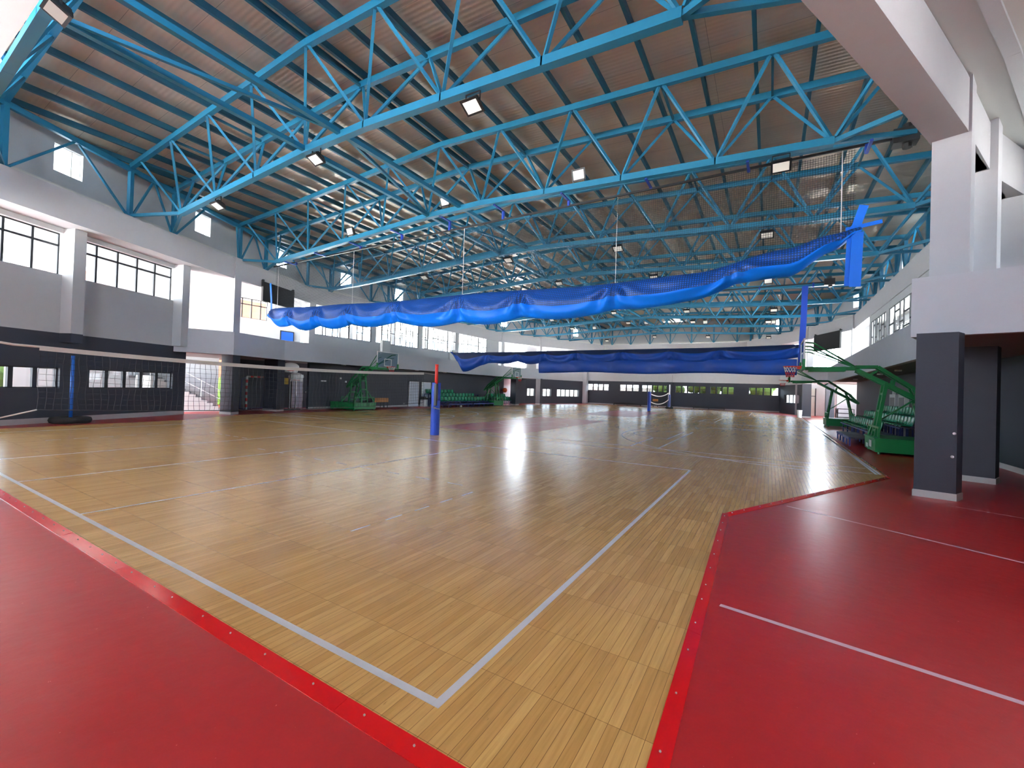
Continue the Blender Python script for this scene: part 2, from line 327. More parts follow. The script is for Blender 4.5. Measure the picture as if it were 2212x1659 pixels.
def wall(name, p0, p1, z0, z1, label, holes=(), th=0.25, split=None, mats=('white_wall',), side=1):
    """solid wall whose room face runs p0 -> p1; side=1 puts its thickness to the left of that run; split = height where the dark paint ends"""
    p0, p1 = v2(p0), v2(p1); L = (p1 - p0).length; t = (p1 - p0) / L; n = Vector((-t.y, t.x)) * side
    ss = sorted(set([0, L] + [h[0] for h in holes] + [h[1] for h in holes])); zs = sorted(set([z0, z1] + [h[2] for h in holes] + [h[3] for h in holes] + ([split] if split else [])))
    ss = [s for s in ss if -1e-6 <= s <= L + 1e-6]; mb = MB()
    def solid(i, j):
        if i < 0 or j < 0 or i >= len(ss) - 1 or j >= len(zs) - 1: return False
        s = (ss[i] + ss[i + 1]) / 2; z = (zs[j] + zs[j + 1]) / 2
        return not any(h[0] < s < h[1] and h[2] < z < h[3] for h in holes)
    def P(s, d, z): q = p0 + t * s + n * d; return (q.x, q.y, z)
    for i in range(len(ss) - 1):
        for j in range(len(zs) - 1):
            if not solid(i, j): continue
            a, b, c, d = ss[i], ss[i + 1], zs[j], zs[j + 1]; mi = 0 if (split and (c + d) / 2 < split) else (1 if split else 0)
            mb.quad(P(a, 0, c), P(b, 0, c), P(b, 0, d), P(a, 0, d), mi); mb.quad(P(a, th, c), P(b, th, c), P(b, th, d), P(a, th, d), mi)
            for di, e_ in ((-1, a), (1, b)):
                if not solid(i + di, j): mb.quad(P(e_, 0, c), P(e_, th, c), P(e_, th, d), P(e_, 0, d), mi)
            for dj, e_ in ((-1, c), (1, d)):
                if not solid(i, j + dj): mb.quad(P(a, 0, e_), P(b, 0, e_), P(b, th, e_), P(a, th, e_), mi)
    return struct(mb, name, list(mats), label, 'wall')
WN = [0]
def window(p0, p1, s0, s1, z0, z1, label, vbars, hbars, depth=0.12, bar=0.065, side=1, outer=0.08, fm='frame_dark', pane='pane', bd=0.05):
    """framed window in the wall run p0 -> p1; vbars: s positions; hbars: (sa, sb, z)"""
    WN[0] += 1; p0, p1 = v2(p0), v2(p1); t = (p1 - p0).normalized(); n = Vector((-t.y, t.x)) * side
    def P(s, z, d=depth): q = p0 + t * s + n * d; return (q.x, q.y, z)
    c = P((s0 + s1) / 2, z0); w = thing('window_%d' % WN[0], label, 'window', c, 0, None, 'structure'); mb = MB(); up = (n.x, n.y, 0)
    for a, b in ((P(s0, z0), P(s1, z0)), (P(s0, z1), P(s1, z1)), (P(s0, z0), P(s0, z1)), (P(s1, z0), P(s1, z1))): mb.bar(a, b, outer, bd, 0, up)
    for s in vbars: mb.bar(P(s, z0), P(s, z1), bar, bd, 0, up)
    for h in hbars: mb.bar(P(h[0], h[2]), P(h[1], h[2]), bar, bd, 0, up)
    mb.build('window_frame', fm, w)
    if pane:
        g = MB(); g.quad(P(s0, z0, depth + .01), P(s1, z0, depth + .01), P(s1, z1, depth + .01), P(s0, z1, depth + .01)); g.build('pane', pane, w)
    return w

# ---- floors
fl = MB(); fl.quad((-7, -14, 0), (64, -14, 0), (64, 32, 0), (-7, 32, 0)); struct(fl, 'floor', 'red_resin', 'red resin floor around the wooden court', 'floor')
WOOD = [(-0.25, -1.12), (5.35, -1.0), (11.3, -3.96), (44, -4.2), (51, -1.2), (55.4, -1.0), (55.4, 19.4), (51, 19.6), (44.5, 22.0), (10.6, 22.0), (9.0, 21.35), (6.9, 20.05), (1.5, 19.45), (-0.25, 19.35)]
fl = MB(); fl.prism(WOOD, 0.0, 0.018); struct(fl, 'floor_court', 'hardwood', 'pale hardwood strip court floor filling the hall', 'floor')
zl = 0.0195
def seg(mb, a, b, w, z=zl): 
    a, b = v2(a), v2(b); t = (b - a).normalized(); n = Vector((-t.y, t.x)) * w / 2
    mb.quad((*(a - n), z), (*(b - n), z), (*(b + n), z), (*(a + n), z))
def arc(mb, c, r, a0, a1, w, k=40, z=zl):
    for i in range(k):
        x0, x1 = math.radians(lerp(a0, a1, i / k)), math.radians(lerp(a0, a1, (i + 1) / k)); ro, ri = r + w / 2, r - w / 2
        mb.quad((c[0] + ri * math.cos(x0), c[1] + ri * math.sin(x0), z), (c[0] + ri * math.cos(x1), c[1] + ri * math.sin(x1), z), (c[0] + ro * math.cos(x1), c[1] + ro * math.sin(x1), z), (c[0] + ro * math.cos(x0), c[1] + ro * math.sin(x0), z))
def volley(x0, w=.055):
    mb = MB(); h = w / 2
    for y in (0, 18): seg(mb, (x0 - h, y), (x0 + 9 + h, y), w)
    for x in (x0, x0 + 9): seg(mb, (x, h), (x, 18 - h), w, zl + .0004)
    for y in (6, 9, 12): seg(mb, (x0 + h, y), (x0 + 9 - h, y), w * .9)
    for y in (2.75, 15.1):
        for k in range(5): seg(mb, (x0 + 1.6 + k * .55, y), (x0 + 1.9 + k * .55, y), .03)
    for k in range(9): seg(mb, (x0 + 4.4, 3.2 + k * .8), (x0 + 4.4, 3.55 + k * .8), .03)
    for k in range(5): seg(mb, (x0 + 5.3, 12.2 + k * .5), (x0 + 5.3, 12.5 + k * .5), .03)
    return mb
struct(volley(0), 'floor_line', 'line_white', 'white volleyball court lines on the near court', 'floor line')
struct(volley(43), 'floor_line', 'line_white', 'white volleyball court lines on the farthest court', 'floor line')
for xc, lab in ((18.0, 'the middle court behind the raised near curtain'), (34.6, 'the court beyond the second curtain')):
    mb = MB()
    for s in (-1, 1):
        seg(mb, (xc + s * 5.5, -3.75), (xc + s * 5.5, 21.8), .05); seg(mb, (xc + s * 6.4, -3.75), (xc + s * 6.4, 21.8), .05)
    for y0, s in ((-3.9, 1), (22.0, -1)):
        seg(mb, (xc - 6.4, y0), (xc + 6.4, y0), .06); arc(mb, (xc, y0 + s * .9), 7.0, 0, 180 * s, .05, 60, zl + .0004)
        seg(mb, (xc - 5.5, y0 + s * 5.4), (xc + 2, y0 + s * 5.4), .08); seg(mb, (xc - 2.3, y0 + s * 5.75), (xc + 1.8, y0 + s * 5.75), .06)
        seg(mb, (xc - 5.5, y0 + s * 6.3), (xc - 2.2, y0 + s * 6.3), .07); arc(mb, (xc - .3, y0 + s * 5.7), 1.8, 0, 180 * s, .06, 30, zl + .0006)
    seg(mb, (xc - 5.4, 9), (xc + 5.4, 9), .05, zl + .001); arc(mb, (xc, 9), 1.8, 0, 360, .05, 50, zl + .001)
    struct(mb, 'floor_line', 'line_white', 'white basketball and handball lines on ' + lab, 'floor line')
    mb = MB(); mb.quad((xc - 5.3, 6.9, zl - .0008), (xc + 5.3, 6.9, zl - .0008), (xc + 5.3, 11.2, zl - .0008), (xc - 5.3, 11.2, zl - .0008))
    struct(mb, 'floor_zone', 'court_red', 'dull red centre band painted across ' + lab, 'floor marking')
mb = MB(); seg(mb, (11.55, -3.82), (44, -4.06), .06); struct(mb, 'floor_line', 'line_white', 'white boundary line along the right edge of the wood', 'floor line')
mb = MB()
for a, b, w in (((2.24, -1.24), (1.45, -6.1), .052), ((6.64, -1.85), (4.7, -5.3), .05), ((8.52, -4.39), (7.6, -6.5), .04)): seg(mb, a, b, w, .0015)
struct(mb, 'floor_line', 'line_pink', 'faded white lines painted on the red floor at right', 'floor line')
# red enamelled threshold strips where wood meets resin
def strip(pts, w, label, side):
    mb = MB(); P = [v2(p) for p in pts]
    for i in range(len(P) - 1):
        a, b = P[i], P[i + 1]; t = (b - a).normalized(); n = Vector((-t.y, t.x)) * side; e0 = a; e1 = b + t * (w * .55 if i < len(P) - 2 else 0)
        L = (e1 - e0).length; k = max(1, int(L / 1.5))
        for j in range(k):
            q0 = e0 + t * (L * j / k); q1 = e0 + t * (L * (j + 1) / k - .004); dz = random.uniform(-.0012, .0016)
            mb.add([(*(q0 - n * .008), .0225 + dz), (*(q1 - n * .008), .0225 + dz), (*(q1 + n * w), .0045), (*(q0 + n * w), .0045), (*(q0 - n * .008), .018), (*(q1 - n * .008), .018), (*(q1 + n * w), 0), (*(q0 + n * w), 0)],
                   [(0, 1, 2, 3), (0, 4, 5, 1), (3, 2, 6, 7), (1, 5, 6, 2), (0, 3, 7, 4)])
        d = .2
        while d < L:
            q = e0 + t * d + n * .03; mb.sphere((q.x, q.y, .0185), .007, 1, 6, 4); d += .42 + random.uniform(-.1, .1)
    return struct(mb, 'trim_%d' % strip.n, ['strip_red', 'rivet'], label, 'edge strip')
strip.n = 1; strip([(-0.25, -1.12), (-0.25, 19.35)], .095, 'glossy red metal edge strip with rivets along the near edge of the wood', 1)
strip.n = 2; strip([(-0.25, -1.12), (5.35, -1.0), (11.3, -3.96)], .085, 'red metal edge strip bending around the red floor at right', -1)
strip.n = 3; strip([(11.3, -3.96), (44, -4.2)], .07, 'dull red edge strip beside the right stand', -1)

# ---- left facet wall: dark below, white above, two rows of windows
A0, A1 = off_line(RING[0], RING[1], 1.05); tL = (A1 - A0).normalized()
oL = Vector((-.4317, 19.757)); tL = Vector((.91159, .41111)); nL = Vector((-.41111, .91159))
def LP(s, d=0): q = oL + tL * s + nL * d; return (q.x, q.y)
LW0, LW1 = LP(-6.1), LP(9.45); k0 = 6.1
ups = [(-.17, 3.95), (4.42, 8.63)]; lows = [(.55, 4.02), (5.04, 8.76)]
wall('wall_left_corner', LW0, LW1, 0, ZR1, 'white wall over a dark painted base with window rows, at left', [(a + k0, b + k0, 5.55, 7.12) for a, b in ups] + [(-5.2 + k0, -.8 + k0, 5.55, 7.12)] + [(a + k0, b + k0, 1.28, 2.06) for a, b in lows] + [(-4.6 + k0, -.2 + k0, 1.28, 2.06)], .3, 3.36, ('dark_wall', 'white_wall'))
def six(a, b, n): return [a + (b - a) * i / n for i in range(1, n)]
for (a, b), lab in zip(ups, ('upper window in the left white wall, cut by the picture edge', 'upper five-bay window in the left white wall between two pilasters')):
    window(LP(0), LP(9), a, b, 5.55, 7.12, lab, six(a, b, 5), [(a, b, 6.66)], depth=.2, pane='pane_grey', bar=.075, outer=.09)
for (a, b), lab in zip(lows, ('low five-pane window in the dark left wall behind the blue pole', 'low five-pane window in the dark left wall beside the stair opening')):
    window(LP(0), LP(9), a, b, 1.28, 2.06, lab, six(a, b, 5), [], depth=.16, bar=.14, outer=.09, bd=.09, pane='pane_tinted')
window(LP(0), LP(9), -5.2, -.8, 5.55, 7.12, 'upper window of the left wall outside the picture', six(-5.2, -.8, 5), [(-5.2, -.8, 6.66)], depth=.2)
for i, (a, b, d1) in enumerate(((3.95, 4.37, .48), (8.62, 9.02, .48))):
    mb = MB(); q = [LP(a, -d1), LP(b, -d1), LP(b, .02), LP(a, .02)]; mb.prism(q, 3.36, ZR0 + .02)
    if i == 0: mb.prism(q, 3.02, 3.36, 1)
    struct(mb, 'column_pilaster', ['white_wall', 'dark_wall'], ('white pilaster between the two upper left windows', 'white pilaster at the end of the left wall above the balcony')[i], 'pilaster')
mb = MB()
for a, b in ((-6.1, 9.45),): mb.prism([LP(a, -.015), LP(b, -.015), LP(b, 0), LP(a, 0)], 0, .2)
struct(mb, 'baseboard_left', 'baseboard', 'grey baseboard under the dark left wall', 'baseboard')

# ---- roof-level ring beam and the wall with square windows above it
depths = {0: 1.3, 1: .57, 2: .57, 3: .57, 4: 1.3, 5: .57, 6: 1.3, 7: .57, 8: .57, 9: .57, 10: .57, 11: .57}
RN = ['left corner', 'left gallery near part', 'left gallery', 'left gallery far part', 'far left corner', 'far end', 'far right corner', 'right gallery far part', 'right gallery', 'right gallery near part', 'right corner', 'near end']
for i in range(12):
    a, b = RING[i], RING[(i + 1) % 12]; o1 = off_poly(RING, depths[i]); c, d = o1[i], o1[(i + 1) % 12]
    mb = MB(); mb.prism([a, b, d, c], ZR0, ZR1); struct(mb, 'wall_ring_beam', 'ring_paint', 'off-white concrete ring beam above the ' + RN[i], 'beam')
ring_out = WU
XT = [0.44 + 5.59 * i for i in range(11)]
for i in range(12):
    a, b = v2(WU[i]), v2(WU[(i + 1) % 12]); t = (b - a).normalized(); holes = []
    for k in range(10):
        xm = (XT[k] + XT[k + 1]) / 2
        if abs(t.x) > .5 and min(a.x, b.x) + .6 < xm < max(a.x, b.x) - .6:
            s = (xm - a.x) / t.x; holes.append((s - .48, s + .48, 9.35, 10.36))
    if i == 11: holes = [(1.4 + 2.9 * q, 3.0 + 2.9 * q, 9.1, 10.3) for q in range(6)]  # unseen near-end openings, added to send daylight up onto the roof
    wall('wall_clerestory', a, b, ZR1 - .02, 11.4, 'pale wall under the roof above the ' + RN[i], holes, .22, None, ('white_wall',))
    for h in holes:
        window(a, b, h[0], h[1], h[2], h[3], 'small square window under the roof above the %s, %s from the near end' % (RN[i], ORD[holes.index(h)] if t.x > 0 else ORD[len(holes) - 1 - holes.index(h)]), [(h[0] + h[1]) / 2 + .18], [], depth=.15, bar=.03, outer=.03, fm='white_plastic')
# flat concrete ceiling outside the ring
mb = MB(); cx, cy = 28.5, 9.4; R0 = [Vector((p[0], p[1])) for p in off_poly(RING, .5)]
for i in range(12):
    a, b = R0[i], R0[(i + 1) % 12]; c, d = [Vector((cx + (q.x - cx) * 1.32, cy + (q.y - cy) * 1.9)) for q in (b, a)]
    mb.add([(a.x, a.y, ZS), (b.x, b.y, ZS), (c.x, c.y, ZS), (d.x, d.y, ZS), (a.x, a.y, ZS + .2), (b.x, b.y, ZS + .2), (c.x, c.y, ZS + .2), (d.x, d.y, ZS + .2)], [(0, 1, 2, 3), (7, 6, 5, 4), (0, 4, 5, 1), (1, 5, 6, 2), (2, 6, 7, 3), (3, 7, 4, 0)])
struct(mb, 'ceiling_slab', 'slab_paint', 'flat off-white concrete ceiling outside the roof ring', 'ceiling')

# ---- balconies
BL = [(9.65, 22.1), (13.2, 23.5), (41.0, 23.5), (44.6, 22.1)]
BR = [(9.62, -3.98), (13.2, -5.35), (41.0, -5.55), (44.6, -4.0)]
def parapet(pts, th, label, side):
    mb = MB(); P = [v2(p) for p in pts]
    n = len(P); inn = []
    for i in range(n):
        t0 = (P[i] - P[i - 1]).normalized() if i > 0 else (P[1] - P[0]).normalized(); t1 = (P[i + 1] - P[i]).normalized() if i < n - 1 else t0
        m_ = (t0 + t1).normalized(); nn = Vector((-m_.y, m_.x)) * side; inn.append(P[i] + nn * th / max(.5, m_.dot(t1)))
    for i in range(n - 1): mb.prism([tuple(P[i]), tuple(P[i + 1]), tuple(inn[i + 1]), tuple(inn[i])], ZB, ZP)
    return struct(mb, 'wall_parapet', 'band_paint', label, 'parapet')
parapet([(7.5, 23.27)] + BL + [(46.0, 24.9)], .18, 'grey concrete balcony front along the left side', 1)
parapet([(8.0, -9.4)] + BR + [(46.2, -7.4)], .18, 'grey concrete balcony front along the right side', -1)
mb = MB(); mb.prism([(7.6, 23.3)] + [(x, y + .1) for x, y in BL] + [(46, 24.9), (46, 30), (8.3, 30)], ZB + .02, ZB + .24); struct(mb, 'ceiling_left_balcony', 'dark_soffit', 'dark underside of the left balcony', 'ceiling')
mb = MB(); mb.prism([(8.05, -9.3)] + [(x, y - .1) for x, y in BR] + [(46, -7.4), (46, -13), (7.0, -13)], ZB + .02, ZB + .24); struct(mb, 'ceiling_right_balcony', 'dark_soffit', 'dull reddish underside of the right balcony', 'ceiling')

def column(corner, e1, e2, z0, z1, label, m='dark_wall', base=True):
    c = v2(corner); a, b = v2(e1), v2(e2); mb = MB(); mb.prism([tuple(c), tuple(c + a), tuple(c + a + b), tuple(c + b)], z0, z1)
    if base:
        u, w = a.normalized() * .014, b.normalized() * .014; mb.prism([tuple(c - u - w), tuple(c + a + u - w), tuple(c + a + b + u + w), tuple(c + b - u + w)], 0, .13, 1)
    return struct(mb, 'column', [m, 'baseboard'] if base else m, label, 'column')
column((9.10, -4.54), (.11, .56), (.3, -.16), 0, ZB + .02, 'dark grey column with white base in front of the right stand')
column((11.99, -5.95), (.2, .6), (.44, -.2), 0, ZB + .02, 'dark grey column with white base, behind the nearest right column')
column((9.72, 22.29), (-.2, .7), (.52, .3), 0, ZB + .02, 'dark column beside the stair opening on the left')
column((12.95, 23.72), (-.25, 1.0), (.62, .3), 0, ZB + .02, 'dark column standing in front of the red and white goal')
column((39.1, 22.5), (0, .7), (.75, 0), 0, ZB + .02, 'dark column beside the far stair opening on the left')
column((44.2, 22.1), (0, .6), (.5, 0), 0, ZB + .02, 'dark column under the far corner of the left balcony')
column((45.9, -4.85), (0, .7), (.55, 0), 0, ZB + .02, 'dark column at the far end of the right side by the waste bin')
column((44.9, -6.45), (0, .62), (.6, 0), 0, ZB + .02, 'dark column behind the farther right basketball stand')
for c, e1, e2, lab in (((10.33, -4.4), (-.18, -.55), (.5, -.2), 'white upper column at the corner of the right balcony'), ((12.5, -5.45), (-.2, -.55), (.5, -.22), 'second white upper column on the right balcony'), ((14.6, -6.75), (-.2, -.6), (.5, -.22), 'third white upper column on the right balcony at the picture edge'),
                       ((10.2, 23.35), (-.28, .62), (.42, .17), 'white upper column at the corner of the left balcony'), ((16.3, 25.85), (0, .5), (.45, 0), 'white upper column where the left balcony windows start'), ((41.0, 25.7), (0, .5), (.6, 0), 'white upper column at the far part of the left balcony'), ((46.6, 23.5), (0, .5), (.5, 0), 'white upper column at the far corner of the left balcony'),
                       ((40.3, -7.0), (0, -.5), (.5, 0), 'white upper column beyond the right balcony windows'), ((46.6, -4.5), (0, -.5), (.5, 0), 'white upper column at the far end of the right balcony')):
    column(c, e1, e2, ZB + .1, ZS, lab, 'ring_paint', False)
for a, b in (((10.6, -4.75), (12.4, -5.6)), ((12.9, -5.85), (14.6, -6.95)), ((15.0, -7.15), (18.5, -8.7))):
    mb = MB(); mb.bar((*a, 7.88), (*b, 7.88), .5, 1.16); struct(mb, 'ceiling_beam', 'ring_paint', 'off-white ceiling beam running back between the right upper columns', 'beam')

# ---- lower side walls
DW = ('dark_wall', 'white_wall')
def base_board(a, b, name, label, side):
    p0, p1 = v2(a), v2(b); t = (p1 - p0).normalized(); n = Vector((-t.y, t.x)) * side * -.015; mb = MB()
    mb.prism([tuple(p0), tuple(p1), tuple(p1 + n), tuple(p0 + n)], 0, .15); struct(mb, name, 'baseboard', label, 'baseboard')
wall('wall_left', (15.8, 24.9), (40.4, 24.9), 0, ZB + .05, 'long dark wall under the left balcony', [(21.15, 23.75, 1.2, 2.1)], .25, None, ('dark_wall',))
window((15.8, 24.9), (40.4, 24.9), 21.15, 23.75, 1.2, 2.1, 'low window in the dark left wall behind the farther left basketball stand', [22.2, 23.0], [], depth=.12, bar=.08, outer=.07, bd=.08, pane='pane_tinted')
wall('wall_far_left_stair', (40.4, 27.4), (46.6, 27.4), 0, ZB + .05, 'white back wall of the far left stair', [], .2)
base_board((15.8, 24.9), (40.4, 24.9), 'baseboard_left', 'grey baseboard along the long dark left wall', 1)
wall('wall_left_recess', (11.9, 27.0), (19.0, 27.0), 0, ZB + .05, 'dark back wall of the recess behind the goal', [(12.35, 14.75, 1.3, 2.08)], .25, None, ('dark_wall',))
window((11.9, 27.0), (19, 27), .45, 2.85, 1.3, 2.08, 'low window with greenery outside, behind the goal', six(.45, 2.85, 5), [], depth=.14, bar=.1, outer=.07, bd=.08, pane='pane_tinted')
wall('wall_left_stair', (10.1, 23.1), (11.95, 27.0), 0, ZB + .05, 'dark side wall between the stair and the goal recess', [], .2, None, ('dark_wall',), side=1)
wall('wall_stair_back', (3.0, 28.2), (11.8, 28.2), 0, ZS, 'white back wall of the left stair', [(1.2, 2.6, 5.6, 7.2)], .25)  # hidden opening, added to light the stair hall
wall('wall_left_gallery', (11.8, 28.2), (47.5, 28.2), ZB + .05, ZS, 'white outer wall of the left gallery', [(.7, 2.95, 5.94, 7.25)] + [(5.4 + k * 4.6, 9.7 + k * 4.6, 4.2, 7.9) for k in range(6)] , .25)
window((11.8, 28.2), (47.5, 28.2), .7, 2.95, 5.94, 7.25, 'upper window on the back wall of the left gallery beside the black screen', [1.3, 1.9, 2.5], [(.7, 2.95, 6.85)], depth=.12)
for k in range(6): window((11.8, 28.2), (47.5, 28.2), 5.4 + k * 4.6, 9.7 + k * 4.6, 4.2, 7.9, 'outer window of the left gallery seen through the inner glazing, %s from the near end' % ORD[k], six(5.4 + k * 4.6, 9.7 + k * 4.6, 4), [(5.4 + k * 4.6, 9.7 + k * 4.6, 6.7)], depth=.12, pane='pane_grey')
wall('wall_far_left_end', (44.4, 25.2), (46.25, 25.2), 0, ZB + .05, 'dark wall beside the tall white door at the far left', [], .25, None, ('dark_wall',))
wall('wall_far_left_side', (46.6, 28.2), (46.6, 25.3), 0, ZB + .05, 'white end wall of the far left stair', [(.6, 2.2, .9, 2.4)], .2, side=1)
# inner glazed wall of the left gallery
gw = [(.3, 5.3, 5.2, 7.36), (5.75, 10.7, 5.2, 7.36), (11.2, 16.15, 5.25, 7.36), (16.6, 21.7, 5.1, 7.36)]
wall('wall_left_gallery_inner', (16.5, 25.95), (40.7, 25.95), ZB + .1, ZR0 + .1, 'pale inner wall of the left gallery with patterned windows', gw, .18)
def pattern(a, b, z0, z1, seed):
    rnd = random.Random(seed); n = 7; xs = [a] + [a + (b - a) * (i + rnd.uniform(-.22, .22)) / n for i in range(1, n)] + [b]; hb = []
    for i in range(n):
        for z in ((.28, .72) if i % 2 else (.5,)): hb.append((xs[i], xs[i + 1], lerp(z0, z1, z + rnd.uniform(-.12, .12))))
    return xs[1:-1], hb
for k, h in enumerate(gw):
    vb, hb = pattern(*h, seed=k + 3); window((16.5, 25.95), (40.7, 25.95), *h, 'patterned inner gallery window on the left side, %s from the near end' % ORD[k], vb, hb, depth=.03, bar=.06)
# right side
wall('wall_right', (4.0, -7.25), (39.6, -7.25), 0, ZB + .05, 'long dark wall under the right balcony', [], .25, None, ('dark_wall',), side=-1)
base_board((4.0, -7.25), (39.6, -7.25), 'baseboard_right', 'white baseboard along the dark right wall', -1)
wall('wall_right_near', (4.0, -7.25), (4.0, -13.5), 0, ZB + .05, 'dark wall turning back at right', [], .25, None, ('dark_wall',), side=1)
gr = [(5.3, 12.7, 4.95, 6.9), (13.4, 17.6, 4.95, 6.9)]
wall('wall_right_gallery_inner', (16.5, -7.15), (34.6, -7.15), ZB + .1, ZR0 + .1, 'pale inner wall of the right gallery with patterned windows', gr, .18, side=-1)
for k, h in enumerate(gr):
    vb, hb = pattern(*h, seed=k + 13); window((16.5, -7.15), (34.6, -7.15), *h, ('nearer patterned inner window of the right gallery', 'farther patterned inner window of the right gallery')[k], vb, hb, depth=.03, bar=.08, side=-1)
wall('wall_right_gallery', (6.0, -10.4), (60, -10.4), ZB + .05, ZS, 'white outer wall of the right gallery', [(11 + k * 4.6, 15.3 + k * 4.6, 4.2, 7.9) for k in range(6)] + [(1.5, 4.4, 5.4, 7.4), (41.5, 44, 4.3, 6.2)], .25, side=-1)
for k in range(6): window((6, -10.4), (60, -10.4), 11 + k * 4.6, 15.3 + k * 4.6, 4.2, 7.9, 'outer window of the right gallery, %s from the near end' % ORD[k], six(11 + k * 4.6, 15.3 + k * 4.6, 4), [], depth=.12, side=-1, pane='pane_grey')
window((6, -10.4), (60, -10.4), 41.5, 44, 4.3, 6.2, 'small window on the far back wall of the right gallery', [42.7], [(41.5, 44, 5.6)], depth=.12, side=-1)
wall('wall_right_stair', (47.0, -6.85), (47.0, -10.4), 0, ZS, 'white wall of the far right stair hall', [], .2, side=1)
wall('wall_right_passage', (52.5, -3.9), (52.5, -7.2), 0, ZB + .3, 'white end wall of the passage at the far right', [], .2, side=1)
wall('wall_right_outer', (39.6, -10.45), (60, -10.45), 0, ZB + .1, 'white outer wall of the far right stair hall', [(1, 3.4, 1.0, 2.6)], .25, side=-1)
wall('wall_right_passage', (52.5, -7.2), (52.5, -10.4), 0, ZB + .3, 'white side wall beyond the far right passage', [], .2, side=1)
# far end
FA, FB = (57.6, 21.5), (57.6, -2.6); FL = 24.1
fw = [(21.2, 18.1, 4), (16.45, 13.85, 3), (13.4, 9.95, 5), (9.04, 5.4, 5), (4.86, 2.23, 4), (.59, -2.45, 4)]
wall('wall_far', FA, FB, 0, ZR0 + .1, 'far end wall, dark below and white above, with a row of low windows', [(21.5 - a, 21.5 - b, 1.97, 2.88) for a, b, n in fw], .3, 3.33, DW)
for k, (a, b, n) in enumerate(fw): window(FA, FB, 21.5 - a, 21.5 - b, 1.97, 2.88, 'low window in the far end wall, %s from the left' % ORD[k], six(21.5 - a, 21.5 - b, n), [], depth=.16, bar=.16, outer=.06, bd=.08, pane='pane_tinted')
base_board(FA, FB, 'baseboard_far', 'pinkish baseboard along the far wall', 1)
for y, lab in ((9.75, 'dark pilaster in the middle of the far wall'),):
    mb = MB(); mb.box((57.2, y - .32, 0), (57.62, y + .32, 3.33)); mb.box((57.2, y - .32, 3.33), (57.62, y + .32, ZR0), 1); struct(mb, 'column_pilaster', ['dark_wall', 'white_wall'], lab, 'pilaster')
mb = MB(); mb.box((56.9, 21.15, 0), (57.6, 21.75, ZR0)); struct(mb, 'column_pilaster', 'ring_paint', 'pale pilaster at the left end of the far wall', 'pilaster')
GA, GB = (46.2, 25.2), (57.6, 21.5)
wall('wall_far_left_corner', GA, GB, 0, ZR0 + .1, 'dark corner wall with low windows at the far left', [(-.0 + .1, 1.65, .95, 1.93), (2.45, 4.7, .95, 1.93), (5.85, 10.45, .95, 1.93), (2.0, 11.2, 6.1, 7.05)], .3, 3.2, DW)
for k, (a, b, n) in enumerate(((.1, 1.65, 2), (2.45, 4.7, 3), (5.85, 10.45, 5))): window(GA, GB, a, b, .95, 1.93, 'low window in the far left corner wall, %s from the left' % ORD[k], six(a, b, n), [], depth=.16, bar=.12, outer=.06, bd=.08, pane='pane_tinted')
window(GA, GB, 2.0, 11.2, 6.1, 7.05, 'long upper window of the far left corner', six(2, 11.2, 9), [], depth=.16, pane='pane_grey')
HA, HB = (57.6, -2.6), (50.6, -4.6)
wall('wall_far_right_corner', HA, HB, 0, ZR0 + .1, 'dark corner wall with one barred window at the far right', [(1.4, 6.2, 1.22, 2.1)], .3, 3.2, DW)
wb = window(HA, HB, 1.4, 6.2, 1.22, 2.1, 'low window with slanted bars in the far right corner', six(1.4, 6.2, 4), [], depth=.16, bar=.12, outer=.06, bd=.08, pane='pane_tinted')
# near end behind the viewpoint
wall('wall_near', (-6.2, -13.5), (-6.2, 17.3), 0, ZS, 'near end wall behind the viewpoint', [(20.5, 24, 5.2, 7.2)], .25)
wall('wall_near_right', (-6.2, -13.5), (12, -13.5), 0, ZS, 'outer wall at the near right', [(10.5, 13.5, 5.6, 7.2)], .25, side=-1)
# ---- left stair
st = thing('staircase', 'white staircase with granite treads climbing behind the left column', 'staircase', (10.9, 26.6, 0), kind='structure'); mb = MB(); mg = MB()
for k in range(12):
    x1 = 10.9 - k * .29; mb.box((x1 - .29, 25.5, 0.0), (x1, 27.4, .16 * (k + 1) - .02)); mg.box((x1 - .31, 25.5, .16 * (k + 1) - .02), (x1 + .02, 27.4, .16 * (k + 1)))
    mg.box((x1 - .33, 28.13, 0.16 * k), (x1, 28.19, .16 * (k + 1) + .55))
mb.build('steps', 'stair_white', st); mg.build('treads', 'granite', st)
rl = MB()
for dz in (.45, .95): rl.tube([(10.95, 25.55, .1 + dz), (7.3, 25.55, 2.1 + dz)], .022)
for k in (0, 4, 8, 12): rl.tube([(10.9 - k * .29, 25.55, .16 * k), (10.9 - k * .29, 25.55, .16 * k + 1.05)], .02)
rl.build('handrail', 'white_plastic', st)
